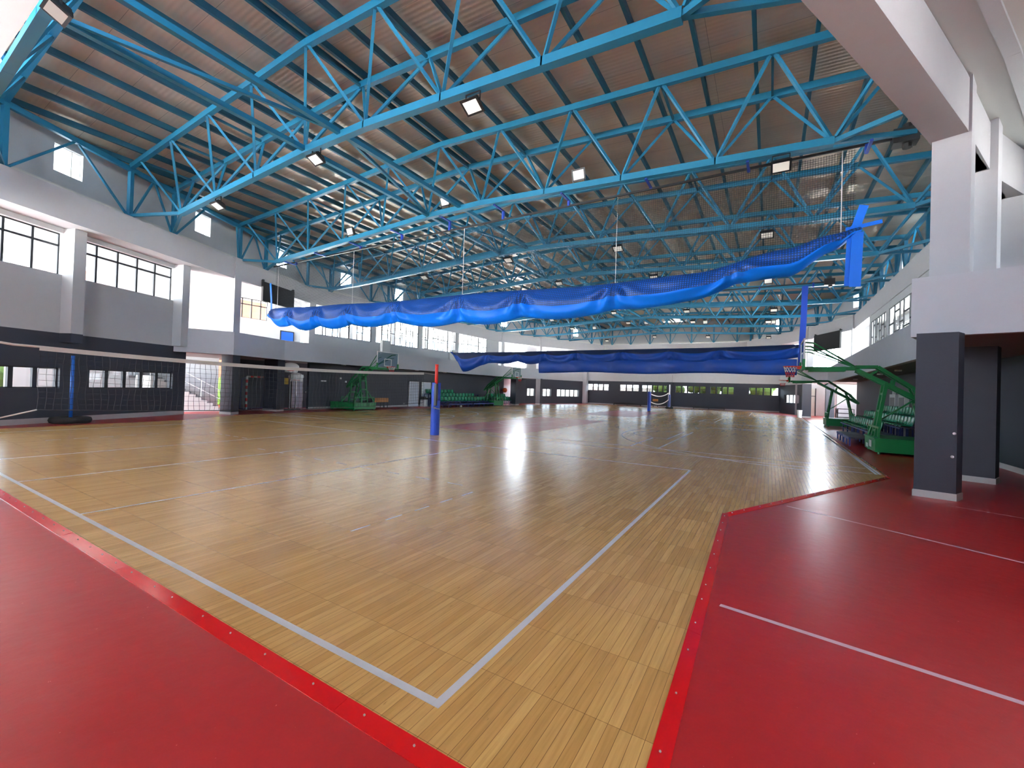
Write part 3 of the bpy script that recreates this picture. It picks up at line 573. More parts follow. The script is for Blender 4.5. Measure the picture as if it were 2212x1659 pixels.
# ---- outside
def outside(name, mb, m_, label, cat): return tag(mb.build(name, m_), label, cat)
mb = MB(); mb.quad((-14, 32, -.06), (24.5, 32, -.06), (24.5, 46, -.06), (-14, 46, -.06)); mb.quad((63.5, -3, -.06), (76, -3, -.06), (76, 46, -.06), (63.5, 46, -.06)); struct(mb, 'ground', 'ground_out', 'grassy ground outside the windows', 'ground')
mb = MB(); mb.box((6.6, 36, -.05), (20, 46, 10)); struct(mb, 'exterior_building', 'pink_building', 'pinkish building outside the left windows', 'building')
mb = MB(); mb.box((-14, 33.5, -.05), (6.2, 33.8, 1.9)); struct(mb, 'exterior_garden_wall', 'garden_wall', 'low brick garden wall outside the left windows', 'wall')
mb = MB(); mb.box((66, 14, -.05), (76, 46, 2.6)); struct(mb, 'exterior_building', 'white_building', 'low white building outside the far left windows', 'building')
def hedge(x0, y0, x1, y1, z1, label):
    mb = MB(); rnd = random.Random(int(x0 * 7 + y0)); n = int(max(abs(x1 - x0), abs(y1 - y0)) / .7)
    for k in range(n * 3):
        mb.sphere((rnd.uniform(x0, x1), rnd.uniform(y0, y1), rnd.uniform(.2, z1)), rnd.uniform(.5, .95), 0, 8, 6)
    return tag(mb.build('hedge', 'hedge_green'), label, 'hedge', kind='stuff')
hedge(64, -2, 66, 13.5, 3.4, 'green shrubs outside the far windows'); hedge(13, 33, 24, 34.5, 1.6, 'green shrubs outside the window behind the goal'); hedge(2.5, 31.2, 6, 32.2, 2.0, 'green shrub outside the low left window')
# ================================================================ THE ROOF
RY = 9.55
def zb(y): return 9.02 - .66 * min(1, abs(y - RY) / 13.2)
def zt(y): return 11.12 - .60 * abs(y - RY) / 13.0
TB, TK = 'truss_blue', 'purlin_blue'
# roof sheet, two slopes, laid on the purlins
mb = MB()
for s in (-1, 1):
    y0, y1 = RY, RY + s * 19.5; za, zc = zt(y0) + .36, zt(y1) + .36
    mb.add([(-2.2, y0, za), (59.2, y0, za), (59.2, y1, zc), (-2.2, y1, zc), (-2.2, y0, za + .06), (59.2, y0, za + .06), (59.2, y1, zc + .06), (-2.2, y1, zc + .06)], [(0, 1, 2, 3), (7, 6, 5, 4), (0, 4, 5, 1), (1, 5, 6, 2), (2, 6, 7, 3), (3, 7, 4, 0)])
struct(mb, 'ceiling_roof', 'roof_foil', 'low double-pitched roof lined with dull foil sheet', 'roof')
# trusses: two top chords, one bottom chord, web members on both inclined faces
TN = ['first', 'second', 'third', 'fourth', 'fifth', 'sixth', 'seventh', 'eighth', 'ninth', 'tenth', 'eleventh']
DX = .93; SP = 2.75
truss_end = {}
for i, x in enumerate(XT):
    if i == 10: continue
    pa, pb = yrange(POST, max(-.45, x - DX)), yrange(POST, x + DX)
    T = thing('roof_truss', 'blue steel roof truss crossing the hall, %s from the near end' % TN[i], 'truss', (x, RY, zb(RY)), 0, 'roof trusses')
    def B(mb, name, mt=TB): mb.build(name, mt, T)
    y0 = max(pa[0], pb[0]) + .1; y1 = min(pa[1], pb[1]) - .1
    nodes = [RY + SP * (k + .5) for k in range(-7, 7)]; nodes = [y for y in nodes if y0 + .55 < y < y1 - .55]
    truss_end[i] = (nodes[0], nodes[-1])
    m_ = MB(); ys = nodes
    for a, b in zip(ys[:-1], ys[1:]): m_.bar((x, a - .02, zb(a)), (x, b + .02, zb(b)), .2, .2)
    B(m_, 'bottom_chord')
    for s, pr in ((-1, pa), (1, pb)):
        xx = x + s * DX; m_ = MB()
        m_.bar((xx, pr[0], zt(pr[0])), (xx, RY, zt(RY)), .15, .2); m_.bar((xx, RY, zt(RY)), (xx, pr[1], zt(pr[1])), .15, .2); B(m_, 'top_chord')
        for y in nodes:
            for q in (y - SP / 2, y + SP / 2):
                if pr[0] - .3 < q < pr[1] + .3:
                    m_ = MB(); e_ = .06 if q > y else -.06; m_.bar((x + s * .05, y + e_, zb(y) + .1), (xx, q - e_, zt(q) - .08), .075, .075); B(m_, 'diagonal')
        for yn, ye in ((nodes[0], pr[0]), (nodes[-1], pr[1])):
            m_ = MB(); m_.bar((x, yn, zb(yn)), (xx, ye, 8.52), .1, .12); B(m_, 'end_strut')
    for y in [RY + SP * k for k in range(-6, 7)]:
        if y0 < y < y1:
            m_ = MB(); m_.bar((x - DX, y, zt(y) - .04), (x + DX, y, zt(y) - .04), .06, .08); B(m_, 'cross_tie', TK)
# longitudinal ties between the bottom chords, with zigzag braces
for k, (y, lab) in enumerate(((9.2, 'blue lengthwise tie beam under the ridge, on the right'), (10.85, 'blue lengthwise tie beam under the ridge, on the left'))):
    m_ = MB()
    for i in range(9): m_.bar((XT[i], y, zb(y) + .02), (XT[i + 1], y, zb(y) + .02), .14, .14)
    tag(m_.build('roof_tie', TB), lab, 'beam', 'lengthwise tie beams')
for i in range(9):
    a, b = (10.85, 9.2) if i % 2 == 0 else (9.2, 10.85); m_ = MB(); m_.bar((XT[i] + .1, a, zb(a) + .03), (XT[i + 1] - .1, b, zb(b) + .03), .09, .09)
    tag(m_.build('roof_brace', TB), 'blue diagonal brace between the two tie beams, in the %s bay from the near end' % TN[i], 'brace', 'tie braces')
# purlins
pl = [(RY - .2, 'at the ridge on the right'), (RY + .2, 'at the ridge on the left')]
for k in range(1, 13):
    pl += [(RY - .05 - 1.32 * k, '%s to the right of the ridge' % ORD[k - 1]), (RY + .05 + 1.32 * k, '%s to the left of the ridge' % ORD[k - 1])]
for y, lab in pl:
    xr = xrange_(WU, y)
    if not xr: continue
    m_ = MB(); m_.bar((xr[0] + .02, y, zt(y) + .2), (xr[1] - .02, y, zt(y) + .2), .09, .2); tag(m_.build('roof_purlin', TK), 'dark blue roof purlin, ' + lab, 'purlin', 'roof purlins')
# eave girders standing on the ring beam
for i in range(12):
    a, b = v2(POST[i]), v2(POST[(i + 1) % 12]); t = (b - a).normalized(); L = (b - a).length
    if abs(t.x) > .5:
        st_ = sorted(((xx - a.x) / t.x) for x in XT for xx in (x - DX, x + DX) if min(a.x, b.x) < xx < max(a.x, b.x))
    else: st_ = [L * (k + .5) / 7 for k in range(7)]
    q = lambda s: a + t * s
    mid = q(L / 2); G = thing('roof_girder', 'blue girder of posts and braces under the eaves above the ' + RN[i], 'girder', (mid.x, mid.y, ZR1), 0, 'eave girders')
    ztop = lambda s: zt(q(s).y) - .12
    m_ = MB(); m_.bar((*q(0), ztop(0)), (*q(L), ztop(L)), .14, .2); m_.build('top_beam', TB, G)
    for s in st_:
        m_ = MB(); p_ = q(s); m_.bar((*p_, ZR1 + .0), (*p_, ztop(s)), .15, .15, 0, (t.x, t.y, 0)); m_.build('post', TB, G)
    ss = [0] + st_ + [L]
    for s0, s1 in zip(ss[:-1], ss[1:]):
        if s1 - s0 < .5: continue
        sm = (s0 + s1) / 2; pm = q(sm)
        for s_, sg in ((s0, 1), (s1, -1)):
            if s_ in (0, L): continue
            m_ = MB(); p_ = q(s_ + sg * .08); m_.bar((*p_, ZR1 + .08), (*(pm - t * sg * .06), ztop(sm) - .08), .07, .07); m_.build('brace', TB, G)
# floodlights hung from (or standing on) the bottom chords
def floodlight(x, y, up, label, tilt=.45):
    s = 1 if up else -1; z0 = zb(y) + s * .1
    F = thing('floodlight', label, 'floodlight', (x, y, z0), 0, 'roof floodlights')
    m_ = MB(); h = .3 * s
    for dy in (-.2, .2): m_.bar((0, dy, 0), (0, dy, h), .02, .03)
    m_.bar((0, -.2, 0.01 * s), (0, .2, 0.01 * s), .03, .02); part(m_, 'bracket', 'black_metal', F)
    # lamp body, face turned down and towards the near end
    n = Vector((-math.sin(tilt) if not up else -math.cos(.35), 0, -math.cos(tilt) if not up else -math.sin(.35))); r = Vector((0, 1, 0)); u = n.cross(r); c = Vector((0, 0, h))
    def pt(a, b, d): v = c + r * a + u * b + n * d; return tuple(v)
    m_ = MB(); W_, H_ = .24, .19
    vs = [pt(a, b, d) for d, k in ((-.09, .75), (.02, 1), (.05, 1)) for a, b in ((-W_ * k, -H_ * k), (W_ * k, -H_ * k), (W_ * k, H_ * k), (-W_ * k, H_ * k))]
    m_.add(vs, [(3, 2, 1, 0)] + [(j * 4 + i_, j * 4 + (i_ + 1) % 4, j * 4 + 4 + (i_ + 1) % 4, j * 4 + 4 + i_) for j in range(2) for i_ in range(4)] + [(8, 9, 10, 11)])
    for k in range(5): a = -.16 + k * .08; m_.add([pt(a - .008, -.13, -.09), pt(a + .008, -.13, -.09), pt(a + .008, .13, -.09), pt(a - .008, .13, -.09), pt(a - .008, -.11, -.13), pt(a + .008, -.11, -.13), pt(a + .008, .11, -.13), pt(a - .008, .11, -.13)], [(0, 1, 2, 3), (4, 5, 6, 7), (0, 1, 5, 4), (1, 2, 6, 5), (2, 3, 7, 6), (3, 0, 4, 7)])
    part(m_, 'housing', 'black_metal', F)
    m_ = MB(); m_.quad(pt(-.19, -.14, .054), pt(.19, -.14, .054), pt(.19, .14, .054), pt(-.19, .14, .054)); part(m_, 'lamp_glass', 'lamp_face', F)
ACR = {15.85: 'left of the ridge', 10.0: 'near the ridge', 4.15: 'right of the ridge', -1.7: 'by the right side'}
for i in range(10):
    for y in (15.85, 10.0, 4.15) + ((-1.7,) if i > 1 else ()):
        if i == 0 and y != 10.0: continue
        up = i == 2 and y > 0 or i in (5, 8)
        floodlight(XT[i], y + (.35 if i % 2 else 0), up, 'black floodlight %s the %s roof truss, %s' % ('standing on' if up else 'hanging under', TN[i], ACR[y]))
# ================================================================ CURTAINS
def interp(tb, x):
    if x <= tb[0][0]: return tb[0][1]
    for (a, b), (c, d) in zip(tb[:-1], tb[1:]):
        if x <= c: k = (x - a) / (c - a); k = k * k * (3 - 2 * k) if len(tb) > 3 else k; return b + (d - b) * k
    return tb[-1][1]
def curtain(X, top, bot, y0, y1, ties, label, mats, seed, split=.5, thick=.34, tail=None, extra=0.0):
    rnd = random.Random(seed); N = 260; K = 22
    T = thing('divider_curtain', label, 'curtain', (X, (y0 + y1) / 2, interp(bot, (y0 + y1) / 2)), 0, 'hall divider curtains')
    ph = [rnd.uniform(0, 6.28) for _ in range(8)]
    def point(y, k):             # k 0 top .. 1 bottom, front side; returns offset towards the near end and z
        zt_, zb_ = interp(top, y), interp(bot, y)
        i = max(0, min(len(ties) - 2, sum(1 for q in ties if q <= y) - 1)); a, b = ties[i], ties[i + 1]; u = (y - a) / (b - a); u = min(1, max(0, u))
        sag = math.sin(PI * u)                        # between gathers the sheet hangs deeper
        d = min(u, 1 - u)
        rad = math.atan2(k + .04, d * 3.2 + .001)     # angle round the gather: folds fan out of it
        fan = math.sin(rad * 9 + ph[i % 8]) * math.exp(-d * 4.5)
        sw = math.sin(k * 15 - 5.5 * sag * (1 if k > .2 else k * 5) + ph[(i + 3) % 8]) * (.25 + .75 * sag)
        belly = math.sin(PI * min(1, k * 1.02)) ** .6
        off = thick * belly * (.75 + .25 * sag) + .13 * fan * min(1, k * 3) * min(1, (1.02 - k) * 5) + .03 * sw * belly + .03 * math.sin(y * 3.1 + k * 4 + ph[1]) * belly
        z = zt_ + (zb_ - zt_) * k - .10 * sag * math.sin(PI * min(1, k * .8)) + .05 * extra
        z += .14 * (1 - sag) * max(0, k - .6) / .4
        return off, z
    for nm, ka, kb, mt in (('net_wrap', 0, split, mats[1]), ('curtain_sheet', split, 1, mats[0])):
        mb = MB(); n = K // 2
        for j in range(N + 1):
            y = y0 + (y1 - y0) * j / N
            i = max(0, min(len(ties) - 2, sum(1 for q in ties if q <= y) - 1)); u = min(1, max(0, (y - ties[i]) / (ties[i + 1] - ties[i])))
            sp = .10 * (math.sin(PI * u) - .5) if 0 < split < 1 else 0
            lo = ka + (sp if ka > 0 else 0); hi = kb + (sp if kb < 1 else 0)
            for s in range(n + 1):
                k = lerp(lo, hi, s / n); o, z = point(y, k); mb.v.append((X - o, y, z))
            for s in range(n + 1):
                k = lerp(lo, hi, s / n); o, z = point(y, k); mb.v.append((X + thick * .35 * math.sin(PI * min(1, k)) + .012, y, z))
        w = 2 * (n + 1)
        for j in range(N):
            for s in range(n):
                for h in (0, n + 1): a = j * w + h + s; mb.f.append((a, a + 1, a + w + 1, a + w)); mb.m.append(0)
            if kb == 1: a = j * w + n; c = j * w + w - 1; mb.f.append((a, c, c + w, a + w)); mb.m.append(0)
            if ka == 0: a = j * w; c = j * w + n + 1; mb.f.append((a, c, c + w, a + w)); mb.m.append(0)
        for j in (0, N):
            for s in range(n): a = j * w + s; mb.f.append((a, a + 1, a + n + 2, a + n + 1)); mb.m.append(0)
        mb.build(nm, mt, T, True)
    return T
top1 = [(-3.55, 6.32), (-2.9, 6.22), (-1.9, 5.98), (.5, 5.56), (3.4, 5.5), (9.4, 5.66), (13.1, 5.68), (18.5, 5.86), (23.3, 6.02)]
bot1 = [(-3.55, 6.0), (-2.9, 5.72), (-1.9, 5.24), (.5, 4.74), (3.4, 4.45), (9.4, 4.40), (14.9, 4.62), (20.0, 4.66), (22.6, 4.98), (23.3, 5.3)]
t1 = [-3.4, -.6, 3.0, 6.6, 9.5, 13.2, 16.4, 18.9, 21.4, 23.4]
c1 = curtain(12.3, top1, bot1, -3.5, 23.3, t1, 'bright blue divider curtain gathered up high across the hall, the nearer one', ('curtain_blue', 'netted_blue'), 3, .52)
def strap(pts, w, par, name='strap', m_='strap_blue'):
    mb = MB()
    for a, b in zip(pts[:-1], pts[1:]): mb.bar(a, b, w, .025, 0, (1, 0, 0))
    return mb.build(name, m_, par)
strap([(12.2, -3.56, 6.85), (12.25, -3.42, 6.35), (12.2, -3.3, 6.1)], .2, c1); strap([(12.0, -3.42, 6.1), (12.0, -3.38, 4.7)], .24, c1); strap([(12.06, -3.28, 6.1), (12.06, -3.24, 4.75)], .15, c1); strap([(12.3, -3.2, 6.3), (12.3, -3.95, 6.4)], .1, c1)
strap([(12.2, 23.5, 7.5), (12.2, 23.35, 6.5), (12.2, 23.3, 5.5)], .14, c1)
# fine net still hanging between rail and curtain
mb = MB(); N = 60
for j in range(N + 1):
    y = -3.4 + 26.6 * j / N; mb.v += [(12.3 + .05 * math.sin(y * 2), y, 8.4), (12.32, y, interp(top1, y) - .04)]
for j in range(N): mb.f.append((2 * j, 2 * j + 1, 2 * j + 3, 2 * j + 2)); mb.m.append(0)
mb.build('net', 'fine_net', c1)
for y in (-3.1, 3.0, 9.5, 16.4, 22.9): mb = MB(); mb.tube([(12.3, y, 8.43), (12.3, y, interp(top1, y))], .012, 5); mb.build('pull_cord', 'net_white', c1)
top2 = [(-3.1, 4.92), (2, 4.84), (10.9, 4.84), (17, 4.82), (22.8, 4.86)]
bot2 = [(-3.1, 4.05), (-1.5, 3.98), (3, 3.92), (9.05, 3.92), (14, 3.86), (18, 3.92), (19.4, 3.7), (21.5, 3.2), (22.2, 4.0), (22.8, 4.82)]
t2 = [-3.1, 1.2, 4.2, 7.4, 10.9, 13.6, 16.0, 18.9, 22.8]
c2 = curtain(28.2, top2, bot2, -3.05, 22.75, t2, 'darker blue divider curtain gathered up across the hall, the farther one', ('curtain_deep', 'netted_deep'), 9, .28, .3)
mb_top3 = [(-3.1, 4.1), (3, 4.0), (9, 3.95), (14, 3.95)]; 
T3_ = None
N = 120; mb = MB()
for j in range(N + 1):
    y = -2.9 + 16.9 * j / N; o = .10 + .05 * math.sin(y * 2.1) + .03 * math.sin(y * 5 + 1)
    for s in range(7): k = s / 6; mb.v.append((28.2 - .02 - o * math.sin(PI * (.15 + .8 * k)) * 1.4 - .05, y, lerp(4.05, 3.16 + .05 * math.sin(y * .8), k)))
    mb.v.append((28.2 + .08, y, 3.2 + .05 * math.sin(y * .8)))
for j in range(N):
    for s in range(7): a = j * 8 + s; mb.f.append((a, a + 1, a + 9, a + 8)); mb.m.append(0)
mb.build('lower_roll', 'curtain_deep', c2, True)
strap([(28.0, -3.2, 8.3), (28.0, -3.16, 6.2), (27.9, -3.05, 3.4)], .3, c2, m_='pad_blue')
# rails with hangers
for X, zr, lab, grp in ((12.3, 8.47, 'dark rail of the nearer curtain slung under the third truss', 1), (28.2, 8.47, 'dark rail of the farther curtain slung under the sixth truss', 2)):
    R_ = thing('curtain_rail', lab, 'rail', (X, RY, zr), 0, 'curtain rails'); xt = XT[2] if grp == 1 else XT[5]
    mb = MB(); mb.bar((X, -4.2, zr), (X, 23.4, zr), .05, .07); mb.build('rail_beam', 'black_metal', R_)
    for y in (-3.6, -.9, 1.9, 4.8, 7.6, 10.3, 13.1, 15.9, 18.6, 21.2):
        mb = MB(); mb.bar((xt, y, zb(y) - .12), (xt + (X - xt), y, zb(y) - .12), .07, .05); mb.bar((X, y, zb(y) - .1), (X, y, zr), .08, .1, 0, (1, 0, 0)); mb.build('hanger', 'pad_blue', R_)
    mb = MB(); mb.box((X - .18, -4.6, zr - .2), (X + .18, -4.1, zr + .16)); mb.tube([(X, -4.4, zr - .3), (X, -4.4, zr + .3)], .1, 8); mb.build('winch_motor', 'black_metal', R_)

# ================================================================ BASKETBALL STANDS
def stand_parts(T):
    g = 'green_metal'
    def P(mb, n, mt, sm=False, par=None):
        return part(mb, n, mt, par or T, sm)
    mb = MB(); mb.box((-.92, -2.5, .07), (.92, 0, .52)); mb.box((-.95, -2.53, .5), (.95, .03, .54))
    for x in (-.84, .84):
        for y in (-.12, -2.36): mb.tube([(x, y, 0), (x, y, .09)], .05, 8)
    P(mb, 'base', g)
    def mast(y0, y1, ztop, nm):
        mb = MB()
        for s in (-1, 1):
            mb.bar((s * .24, y0, .52), (s * .24, y1, ztop), .09, .1, 0, (0, 1, 0)); mb.bar((s * .84, y0 + .02, .54), (s * .27, lerp(y0, y1, .5), lerp(.54, ztop, .46)), .06, .07)
            mb.bar((s * .84, y0 + .02, .52), (s * .84, y0 + .02, .86), .06, .06, 0, (0, 1, 0))
        mb.bar((-.84, y0, .88), (.84, y0, .88), .06, .06)
        for k in (.12, .48, .8, 1.0): q = lerp(y0, y1, k); z = lerp(.52, ztop, k); mb.bar((-.24, q, z), (.24, q, z), .07, .08)
        return P(mb, nm, g)
    mast(-.12, -.38, 2.42, 'front_mast'); mast(-1.45, -1.15, 2.0, 'rear_mast')
    mb = MB()
    for s in (-1, 1):
        x = s * .2
        mb.bar((x, -1.75, 1.55), (x, .42, 2.86), .09, .13); mb.bar((x, -1.35, 2.06), (x, -.15, 2.98), .08, .1); mb.bar((x, -.15, 2.98), (x, .48, 2.98), .08, .1)
        mb.bar((x, -1.75, 1.55), (x, -1.3, 2.08), .08, .1)
        for k in (.25, .55, .85): mb.bar((x, lerp(-1.75, .42, k), lerp(1.55, 2.86, k)), (x, lerp(-1.45, .1, k), lerp(1.98, 2.98, k)), .06, .06)
    for y, z in ((-1.7, 1.6), (-.6, 2.28), (.4, 2.9)): mb.bar((-.24, y, z), (.24, y, z), .08, .09)
    P(mb, 'main_arm', g)
    mb = MB(); mb.bar((0, -.25, 1.1), (0, -1.3, 1.98), .05, .05); P(mb, 'diagonal_stay', g)
    mb = MB(); mb.bar((0, .42, 2.92), (0, 1.96, 2.92), .36, .12); P(mb, 'forward_arm', g)
    mb = MB(); mb.bar((0, .75, 2.9), (0, 1.85, 2.88), .46, .17); P(mb, 'arm_padding', 'green_pad')
    mb = MB()
    for s in (-1, 1): mb.tube([(s * .18, .5, 3.0), (s * .62, 1.75, 3.82), (s * .7, 2.0, 3.84)], .03, 6)
    for s in (-1, 1): mb.tube([(s * .15, .5, 3.0), (s * .5, 1.78, 3.58), (s * .55, 2.0, 3.6)], .022, 6)
    P(mb, 'board_stay', g)
    bo = MB(); bo.box((-.9, 2.03, 2.9), (.9, 2.045, 3.95)); B_ = P(bo, 'backboard', 'board_glass')
    mb = MB()
    for a, b in (((-.9, 2.04, 2.92), (.9, 2.04, 2.92)), ((-.9, 2.04, 3.95), (.9, 2.04, 3.95)), ((-.9, 2.04, 2.9), (-.9, 2.04, 3.97)), ((.9, 2.04, 2.9), (.9, 2.04, 3.97))): mb.bar(a, b, .05, .045, 0, (0, 1, 0))
    for a, b in (((-.295, 2.052, 3.05), (.295, 2.052, 3.05)), ((-.295, 2.052, 3.5), (.295, 2.052, 3.5)), ((-.295, 2.052, 3.05), (-.295, 2.052, 3.5)), ((.295, 2.052, 3.05), (.295, 2.052, 3.5))): mb.bar(a, b, .05, .006, 0, (0, 1, 0))
    P(mb, 'board_frame', 'white_plastic', par=B_)
    mb = MB()
    for s in (-1, 1): mb.box((min(s * .86, s * .94), 2.0, 2.86), (max(s * .86, s * .94), 2.09, 3.22))
    mb.box((-.94, 2.0, 2.84), (.94, 2.09, 2.93)); P(mb, 'board_padding', 'green_pad', par=B_)
    mb = MB(); mb.box((-.1, 2.06, 2.9), (.1, 2.2, 3.02))
    mb.tube([(.225 * math.cos(a) , 2.42 + .225 * math.sin(a), 3.0) for a in [2 * PI * k / 24 for k in range(25)]], .014, 6, 0, False)
    for s in (-1, 1): mb.bar((s * .08, 2.12, 2.94), (s * .14, 2.26, 2.99), .02, .02)
    R_ = P(mb, 'rim', 'rim_red')
    mb = MB(); n = 12
    for k in range(n):
        for d in (1, -1):
            pts = []
            for q in range(5): an = 2 * PI * (k + d * q * .5) / n; r = .225 - .1 * (q / 4) ** .7; pts.append((r * math.cos(an), 2.42 + r * math.sin(an), 2.99 - .1 * q))
            mb.tube(pts[:3], .008, 4, 0, False); mb.tube(pts[2:], .008, 4, 1, False)
    P(mb, 'net', ['net_white', 'net_red'], par=R_)
BS = thing('basketball_stand', 'green wheeled basketball stand behind the dark column at right, its arm reaching over the court', 'basketball stand', (17.75, -4.65, 0.0), 0, 'basketball stands'); stand_parts(BS)
dup(BS, (33.4, -4.75, 0), 0, 'green basketball stand at the far right, beyond the seating stand')
dup(BS, (18.35, 22.3, 0), PI, 'green basketball stand on the left in front of the wooden bench')
dup(BS, (35.45, 22.35, 0), PI, 'green basketball stand at the far left among the green seats')
mb = MB(); mb.box((-.5, .031, .2), (-.1, .036, .42)); mb.box((.1, .031, .14), (.45, .036, .28)); part(mb, 'sticker_glare', 'white_plastic', BS)  # white patches for marks and painted glare on the base front

# ================================================================ VOLLEYBALL NETS
NV = thing('volleyball_net', 'white taped volleyball net stretched across the near court', 'net', (4.8, 9, 0), 0)
def top_z(x): return 2.14 + .11 * ((x - 4.8) / 4.8) ** 2
xs0, xs1 = .2, 9.6
mb = MB(); n = 40
for j in range(n):
    a, b = lerp(xs0, xs1, j / n), lerp(xs0, xs1, (j + 1) / n)
    mb.bar((a, 9, top_z(a)), (b, 9, top_z(b)), .012, .08)
mb.build('top_tape', 'tape_white', NV)
mb = MB(); nx = 94; nz = 10
for i in range(nx + 1):
    x = lerp(xs0, xs1, i / nx); pts = [(x + .012 * math.sin(i * .7 + k), 9 + .01 * math.sin(i + k), top_z(x) - .04 - k * .1) for k in range(nz + 1)]
    for p_, q_ in zip(pts[:-1], pts[1:]): mb.bar(p_, q_, .005, .005, 0, (1, 0, 0))
for k in range(1, nz + 1):
    for i in range(0, nx, 2): a, b = lerp(xs0, xs1, i / nx), lerp(xs0, xs1, min(nx, i + 2) / nx); mb.bar((a, 9, top_z(a) - .04 - k * .1), (b, 9, top_z(b) - .04 - k * .1), .005, .005 if k < nz else .016)
mb.build('mesh', 'net_dark', NV)
for pts, r in (([(xs1, 9, top_z(xs1) + .02), (10.2, 9, 2.24)], .006), ([(xs0, 9, top_z(xs0) + .02), (-.1, 9, 2.27), (-1.1, 9, 2.42)], .02), ([(xs1, 9, 1.13), (10.2, 9, 1.0)], .006), ([(xs0, 9, 1.2), (-.3, 9, 1.05), (-1.1, 9, .95)], .012)):
    mb = MB(); mb.tube(pts, r, 5); mb.build('tension_rope', 'tape_white', NV)
def vpost(x, y, label, h=2.62):
    T = thing('volleyball_post', label, 'post', (x, y, 0), 0, 'volleyball posts')
    mb = MB(); mb.tube([(0, 0, 0), (0, 0, h - .62)], .05, 12); part(mb, 'pole', 'metal_grey', T, True)
    mb = MB(); mb.tube([(0, 0, 1.86), (0, 0, h)], .06, 14); mb.tube([(0, 0, h - .04), (0, 0, h)], .065, 14); part(mb, 'upper_sleeve', 'pole_red', T, True)
    mb = MB(); n = 18; R1 = .165
    for a0, a1, z0, z1 in ((0, 360, 0, 1.28), (40, 300, 1.28, 1.94)):
        k = len(mb.v); m_ = int((a1 - a0) / 20)
        for i in range(m_ + 1):
            an = math.radians(lerp(a0, a1, i / m_) - 90)
            for r, z in ((R1, z0), (R1, z1), (.075, z1), (.075, z0)): mb.v.append((r * math.cos(an), r * math.sin(an), z))
        for i in range(m_):
            for q in range(4): a = k + i * 4 + q; b = k + i * 4 + (q + 1) % 4; mb.f.append((a, b, b + 4, a + 4)); mb.m.append(0)
        for i in (0, m_): mb.f.append((k + i * 4, k + i * 4 + 1, k + i * 4 + 2, k + i * 4 + 3)); mb.m.append(0)
    part(mb, 'pad', 'pad_blue', T, False)
    mb = MB(); mb.box((-.16, -.14, 1.1), (-.06, -.05, 1.9)); part(mb, 'tension_slot', 'black_metal', T)
    mb = MB(); mb.tube([(-.2, -.1, 1.02), (-.26, -.12, 1.06), (-.16, -.2, 1.0), (-.02, -.2, .98)], .02, 6); mb.sphere((-.2, -.14, 1.02), .035); part(mb, 'crank', 'metal_grey', T)
    return T
vp = vpost(10.28, 9.0, 'volleyball post with blue padding and red top, holding the near net')
T = thing('volleyball_post', 'slim blue padded post of the farthest court holding a sagging net', 'post', (42.35, 8.8, 0)); mb = MB(); mb.tube([(0, 0, 0), (0, 0, 2.3)], .06, 10); part(mb, 'pole', 'metal_grey', T); mb = MB(); mb.tube([(0, 0, 0), (0, 0, 1.95)], .17, 12); part(mb, 'pad', 'pad_blue', T)
T = thing('volleyball_post', 'dark post on a black foot at the far side of the sagging net', 'post', (52.2, 8.75, 0)); mb = MB(); mb.tube([(0, 0, 0), (0, 0, 2.9)], .06, 10); part(mb, 'pole', 'metal_grey', T); mb = MB(); mb.tube([(0, 0, .25), (0, 0, 1.7)], .16, 10); part(mb, 'pad', 'seat_frame_blue', T); mb = MB(); mb.box((-.5, -.35, 0), (.5, .35, .2)); part(mb, 'foot', 'black_rubber', T)
NF = thing('volleyball_net', 'slack far volleyball net with white top and bottom tapes', 'net', (47, 8.8, 0))
mb = MB()
for zc_, sg in ((1.78, .34), (.98, .4)):
    pts = [(lerp(42.5, 51.9, k / 24), 8.8, zc_ - sg * (1 - (2 * k / 24 - 1) ** 2) + (.1 * k / 24)) for k in range(25)]
    for a, b in zip(pts[:-1], pts[1:]): mb.bar(a, b, .02, .09)
mb.bar((51.8, 8.8, 1.0), (51.8, 8.8, 1.95), .03, .06, 0, (1, 0, 0)); mb.build('tape', 'net_white', NF)
mb = MB()
for k in range(0, 60): x = lerp(42.6, 51.7, k / 60); u = 1 - (2 * (x - 42.5) / 9.4 - 1) ** 2; mb.bar((x, 8.8, 1.75 - .34 * u), (x, 8.8, 1.0 - .4 * u), .008, .008, 0, (1, 0, 0))
mb.build('mesh', 'net_dark', NF)
# blue pole stuck in stacked tyres by the left wall
T = thing('badminton_post', 'thin blue pole standing in a black tyre base against the dark left wall', 'post', (3.44, 20.85, 0)); mb = MB(); mb.tube([(0, 0, .05), (0, 0, 2.52)], .055, 10); part(mb, 'pole', 'pole_blue', T, True)
mb = MB(); n = 28
for i in range(n):
    for j in range(10):
        a, b = 2 * PI * i / n, 2 * PI * j / 10; r = .42 + .17 * math.cos(b); mb.v.append((r * math.cos(a), r * math.sin(a), .12 + .12 * max(-1, min(1, 1.3 * math.sin(b)))))
for i in range(n):
    for j in range(10): mb.f.append((i * 10 + j, i * 10 + (j + 1) % 10, ((i + 1) % n) * 10 + (j + 1) % 10, ((i + 1) % n) * 10 + j)); mb.m.append(0)
mb.tube([(0, 0, 0), (0, 0, .1)], .3, 16); part(mb, 'tyre_base', 'black_rubber', T, True)

